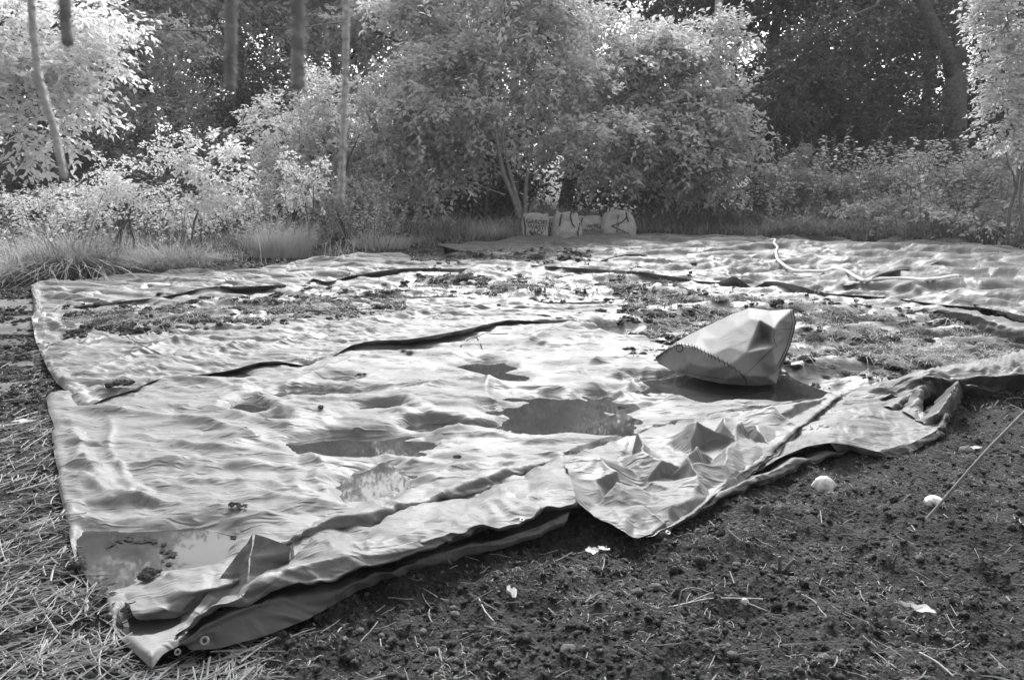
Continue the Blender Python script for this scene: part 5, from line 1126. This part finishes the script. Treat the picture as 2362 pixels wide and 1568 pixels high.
g = np.random.default_rng(63); yy = 8.5 + 9*g.random(16000); xx = (g.random(16000)*2-1)*.66*yy; kk = ~near_poly(xx, yy, .02); xx, yy = xx[kk][:6000], yy[kk][:6000]; p = np.stack([xx, yy, ground_h(xx, yy)], -1); scatter_lumps('soil_crumbs', p, .006 + .035*g.random(len(p))**3, M['clod'], 140, .6)
V, Q = blades(len(p), p + [.03, 0, 0], .02+.07*g.random(len(p)), .8+1.8*g.random(len(p)), .006+.012*g.random(len(p)), g, 2); mesh_np('weed_litter', V, Q, None, M['weed_pale'], False)['kind'] = 'stuff'
yy = 4.5 + 5*g.random(9000); xx = -(.56+.2*g.random(9000))*yy; kk = ~inside(xx, yy, polyc); xx, yy = xx[kk][:3500], yy[kk][:3500]; p = np.stack([xx, yy, ground_h(xx, yy)+.012], -1); scatter_lumps('soil_crumbs', p, .005 + .025*g.random(len(p))**3, M['clod'], 150, .5)
g = np.random.default_rng(62)
p = soil_pts(15000, g); scatter_lumps('soil_crumbs', p, .0025 + .011*g.random(len(p))**3, M['clod'], 100)
p = soil_pts(1500, g, pw=1.3); scatter_lumps('soil_crumbs', p, .006 + .018*g.random(len(p))**3, M['clod'], 110, .7)
p = soil_pts(2500, g); scatter_lumps('gravel', p, .003 + .008*g.random(len(p))**3, M['stone'], 120)
p = soil_pts(16000, g); k = fbm(p[:, 0]*2, p[:, 1]*2, 3, 333) > -.02; p = p[k]; n = len(p)
V, Q = blades(n, p, .008+.016*g.random(n), .5+1.5*g.random(n), .002+.003*g.random(n), g, 2); mesh_np('moss', V, Q, None, M['grass_mid'], False)['kind'] = 'stuff'
def straws(name, P0, L, Wd, g, mat, ang=None, lift=.01):
    n = len(P0); a = g.random(n)*pi if ang is None else ang; d = np.stack([np.cos(a), np.sin(a), g.normal(size=n)*.08], -1); s = np.stack([-np.sin(a), np.cos(a), 0*a], -1); b = g.normal(size=n)*.035
    V = []; ts = np.linspace(-.5, .5, 5)
    for t in ts:
        c = P0 + d*(L*t)[:, None] + s*(b*L*(t*t*4-.5))[:, None] + np.array([0, 0, 1])*(lift + .004*g.random(n))[:, None]; c[:, 2] = np.maximum(c[:, 2], hm(c[:, 0], c[:, 1])+.002) if 0 else c[:, 2]
        V += [c - s*Wd[:, None]*.5, c + [0, 0, 1]*Wd[:, None]*.45, c + s*Wd[:, None]*.5]
    V = np.stack(V, 1); i = np.arange(n)*15; Q = []
    for k in range(4):
        for e in (0, 1): Q.append(np.stack([i+3*k+e, i+3*k+e+1, i+3*k+e+4, i+3*k+e+3], -1))
    return mesh_np(name, V.reshape(-1, 3), np.concatenate(Q), None, mat, False)
def left_of_sheet(n, g):
    y = 1.75 + 5.5*g.random(n*4)**1.5; x = -(.35 + .5*g.random(n*4))*y - .0; k = ~inside(x, y, polyc) & (x > -.72*y); x, y = x[k][:n], y[k][:n]; return np.stack([x, y, ground_h(x, y)], -1)
p = left_of_sheet(1700, g); n = len(p); straws('straw_litter', p, .04+.20*g.random(n)**1.6, .0025+.005*g.random(n)**2, g, M['straw'], lift=.012)['kind'] = 'stuff'
p = left_of_sheet(1500, g); n = len(p); straws('straw_litter', p, .04+.16*g.random(n)**1.6, .0025+.004*g.random(n)**2, g, M['weed_pale'], lift=.008)['kind'] = 'stuff'
p = soil_pts(750, g, 1.7, 7); n = len(p); straws('straw_litter', p, .02+.10*g.random(n)**2, .0018+.004*g.random(n)**2, g, M['straw'], lift=.012)['kind'] = 'stuff'
# stones: single ones one could pick up
st_src = []
for k in range(5):
    m = MB(); m.add(lump(1, k+71, 12, .7, .25, (1.15, .9)).reshape(-1, 3), gridquads(12, 25)); st_src.append(m.build('stone', M['stone']))
SP_ = [(1000, 1480, 13), (975, 1440, 11), (1050, 1410, 12), (1045, 1395, 9), (1310, 1500, 20), (1240, 1400, 10), (880, 1455, 9), (830, 1450, 10), (1515, 1345, 15), (1560, 1350, 13), (2230, 1045, 18), (1690, 1520, 13), (1740, 1530, 10), (1900, 1525, 16), (1470, 1350, 14), (1230, 1395, 9), (1700, 1300, 10), (2120, 1290, 11), (1935, 1190, 10), (1600, 1400, 10), (2190, 1470, 9), (1150, 1530, 12), (920, 1300, 8), (1890, 1500, 9), (2095, 1042, 10), (1860, 1180, 8), (2200, 1120, 8), (1140, 1440, 9), (2300, 1395, 10)]
for i, (u, v, s) in enumerate(SP_):
    o = st_src[i % 5] if i < 5 else st_src[i % 5].copy()
    if i >= 5: COL.objects.link(o)
    q = G(u, v); q[2] = ground_h(q[:1], q[1:2])[0]; rr = s*q[1]/FPX*1.0; o.location = q + [0, 0, rr*.3]; o.scale = (rr, rr, rr); o.rotation_euler = (0, 0, g.random()*6.28)
    tag(o, 'small grey stone half sunk in the dark soil', 'stone', 'stones in the foreground soil')
# pale fungus caps and dead leaves on the soil
def cap(u, v, ru, rv, label, name='fungus_cap', seed=1, cat='fungus'):
    q = G(u, v); q[2] = float(ground_h(q[:1], q[1:2])[0]); k = np.hypot(q[1], 1.4)/FPX; th = np.linspace(0, pi*.62, 12); ph = np.linspace(0, 2*pi, 41); T, F = np.meshgrid(th, ph, indexing='ij')
    fr = 1 + .16*np.sin(F*5+seed)*np.clip(T-.5, 0, 1) + .55*fbm(np.cos(F)*1.5+seed, np.sin(F)*1.5, 2, seed)*np.clip(T, 0, 1) + .35*fbm(np.cos(F)*4+seed, np.sin(F)*4+T*2, 2, seed+2)
    X = np.stack([np.sin(T)*np.cos(F)*ru*k*fr, np.sin(T)*np.sin(F)*ru*k*.8*fr, np.cos(T)*rv*k*1.2], -1)
    m = MB(); m.add(X.reshape(-1, 3), gridquads(12, 41)); m.tube([(0, 0, -rv*k*.4), (0, 0, rv*k*.9)], ru*k*.25, 8); o = m.build(name, M['cap']); o.location = q + [0, 0, rv*k*.35]; return tag(o, label, cat)
cap(1900, 1118, 21, 20, 'large white domed fungus cap on the soil right of the rolled tarp edge', seed=1)
cap(2152, 1162, 20, 12, 'low white fungus cap at the foot of the leaning cane', seed=2)
cap(1718, 1378, 8, 9, 'tiny white egg-shaped fungus cap beside the crossed straws', seed=3)
def dead_leaf(u, v, L, Wd, a, label, seed, curl=.35, mat='cap'):
    q = G(u, v); q[2] = float(ground_h(q[:1], q[1:2])[0]) + .012; k = np.hypot(q[1], 1.4)/FPX; s = np.linspace(0, 1, 14)[:, None]; t = np.linspace(-1, 1, 9)[None]
    w_ = np.sin(s*pi)**.7*(1+.25*np.sin(s*17+seed)); x = (s-.5)*L*k + 0*t; y = t*w_*Wd*k*.5; z = curl*Wd*k*(t*t*.5 + .25*np.sin(s*6+seed)) + .004*fbm(x*60, y*60, 2, seed)
    X = np.stack([x, y, z], -1); m = MB(); m.add(X.reshape(-1, 3), gridquads(14, 9)); o = m.build('dead_leaf', M[mat]); o.location = q; o.rotation_euler = (R(12), 0, a); return tag(o, label, 'leaf')
dead_leaf(1366, 1256, 34, 24, .3, 'white shrivelled leaf on the soil in front of the crumpled tarp corner', 1)
dead_leaf(1393, 1258, 30, 20, 2.6, 'second white leaf half overlapping the shrivelled one by the crumpled tarp corner', 2)
dead_leaf(2115, 1412, 80, 26, -.8, 'pale curled dead leaf lying at lower right', 3, .8)
dead_leaf(2250, 1028, 34, 12, .1, 'small white leaf at the right, beyond the leaning cane', 4)
dead_leaf(2175, 965, 30, 12, -.2, 'small bright leaf on dark soil close to the standing tarp folds', 5)
dead_leaf(55, 975, 52, 14, .25, 'long white leaf on the straw at the left edge', 6)
dead_leaf(1180, 1370, 24, 34, .2, 'small grey upright leaf on the middle foreground soil', 7, .8)
# leaning cane, cut stems, crossed straws, twigs
b = G(2145, 1188); e = P(2520, 790, 3.05); m = MB(); m.tube(resample([b - (e-b)*.06, b, b*.66+e*.34 + [0, 0, .022], b*.33+e*.67 + [.006, 0, .018], e], 30), np.linspace(.0062, .0048, 30), 8)
tag(m.build('leaning_cane', M['cane']), 'long straight cane stuck in the soil and leaning out at the right edge', 'cane')
def stubs(u, v, parts, label):
    q = G(u, v); q[2] = float(ground_h(q[:1], q[1:2])[0]); k = np.hypot(q[1], 1.4)/FPX; m = MB()
    for (du, dv, r) in parts: e = np.array([du*k, 0, dv*k*1.1]); m.tube([(du*k*.2, .01*np.sign(du), -.03), e*.5 + [0, .004, 0], e], [r*k, r*k, r*k*.95], 8)
    o = m.build('cut_stems', M['bark']); o.location = q; return tag(o, label, 'plant stump')
stubs(1802, 1310, [(-6, 42, 4.5), (-22, 20, 4.5), (28, 36, 4.5), (10, 16, 3)], 'three short cut stems standing in the soil at lower right')
stubs(2060, 1300, [(-12, 32, 4), (6, 34, 2.5), (-4, 16, 3)], 'pair of short cut stems right of the three cut ones')
for i, (pts, r, lab) in enumerate([([(1560, 1385), (1650, 1368), (1778, 1392)], 3.2, 'straight pale straw lying across another at lower right'), ([(1545, 1392), (1640, 1385), (1760, 1370)], 4, 'thickest pale straw of the crossed pair at lower right'),
                                   ([(1563, 1425), (1572, 1362), (1600, 1355), (1640, 1372)], 2.8, 'bent white straw arching beside the crossed straws'), ([(2122, 1510), (2160, 1535), (2200, 1565)], 5, 'thick pale straw at the bottom right corner'),
                                   ([(590, 1568), (592, 1530), (600, 1492)], 3.5, 'upright pale straw at the bottom edge left of centre'), ([(835, 1568), (842, 1530), (852, 1500)], 3, 'upright pale straw at the bottom edge, the second from left'),
                                   ([(1105, 1385), (1120, 1420), (1140, 1438)], 3.5, 'split straw on the middle foreground soil'), ([(2140, 1490), (2190, 1482), (2225, 1475)], 3, 'short pale straw near the bottom right corner')]):
    up = i in (4, 5); p = []
    for j, (u, v) in enumerate(pts):
        q = G(pts[0][0] if up else u, (pts[0][1] if up else v)); q[2] = float(ground_h(q[:1], q[1:2])[0]) + .01
        if up: q = P(u, v, q[1]+.001)
        if i == 2 and j in (1, 2): q[2] += .05; q = P(u, v, G(1565, 1425)[1]+.02*j)
        p.append(q)
    p = resample(p, 16); kk = np.hypot(p[0][1], 1.4)/FPX; m = MB(); m.tube(p, r*kk*.55, 6); tag(m.build('straw', M['straw']), lab, 'straw')
m = MB(); tp = [Gs(*q) + [0, 0, .006] for q in [(1062, 800), (1085, 782), (1100, 778), (1120, 770), (1140, 772), (1172, 771)]]; m.tube(resample(tp, 24), .004, 5); m.tube([tp[2], Gs(1110, 800) + [0, 0, .01], Gs(1118, 830) + [0, 0, .01]], .004, 5)
tag(m.build('twig', M['hem']), 'thin crooked twig lying on the front tarp below the lifted edge', 'twig')
# leaves floating on the near puddle
src = None; g = np.random.default_rng(99)
for k in range(46):
    t = k/45; a = -2.4 + 3.9*t; u = 315 + 78*cos(a) + g.normal()*8; v = 1283 + 42*sin(a) + g.normal()*5
    if k > 32: u = 250 + g.normal()*14; v = 1330 + 8*(k-38) + g.normal()*6
    if src is None:
        s = np.linspace(0, 1, 7)[:, None]; tt = np.linspace(-1, 1, 3)[None]; X = np.stack([(s-.5)+0*tt, tt*np.sin(s*pi)*.28, 0.02*tt*tt+.02*(s-.5)**2], -1); mm = MB(); mm.add(X.reshape(-1, 3), gridquads(7, 3)); src = mm.build('floating_leaf', M['clod']); o = src
    else: o = src.copy(); COL.objects.link(o)
    q = G(u, v, .004) if k <= 32 else Gs(u, v) + [0, 0, .004]; o.location = q; L = .018+.022*g.random(); o.scale = (L, L, L); o.rotation_euler = (0, 0, g.random()*6.28)
    tag(o, 'small dark leaf floating on the near-left puddle', 'leaf', 'leaves floating on the near-left puddle')

# ---------------------------------------------------------------- haze: the hazy air of the wood
hz = MB(); x0, x1, y0, y1, z0, z1 = -60, 60, -8, 60, -1.6, 15
hz.add([(x0, y0, z0), (x1, y0, z0), (x1, y1, z0), (x0, y1, z0), (x0, y0, z1), (x1, y0, z1), (x1, y1, z1), (x0, y1, z1)], [(3, 2, 1, 0), (4, 5, 6, 7), (0, 1, 5, 4), (1, 2, 6, 5), (2, 3, 7, 6), (3, 0, 4, 7)])
hm_ = bpy.data.materials.new('haze'); hm_.use_nodes = True; hn = hm_.node_tree; hn.nodes.clear(); ho = hn.nodes.new('ShaderNodeOutputMaterial'); hv = hn.nodes.new('ShaderNodeVolumePrincipled')
hv.inputs['Color'].default_value = grey(.95); hv.inputs['Density'].default_value = .0015; hn.links.new(hv.outputs[0], ho.inputs['Volume'])
tag(hz.build('haze', hm_, None, False), kind='stuff')
S.cycles.volume_bounces = 0
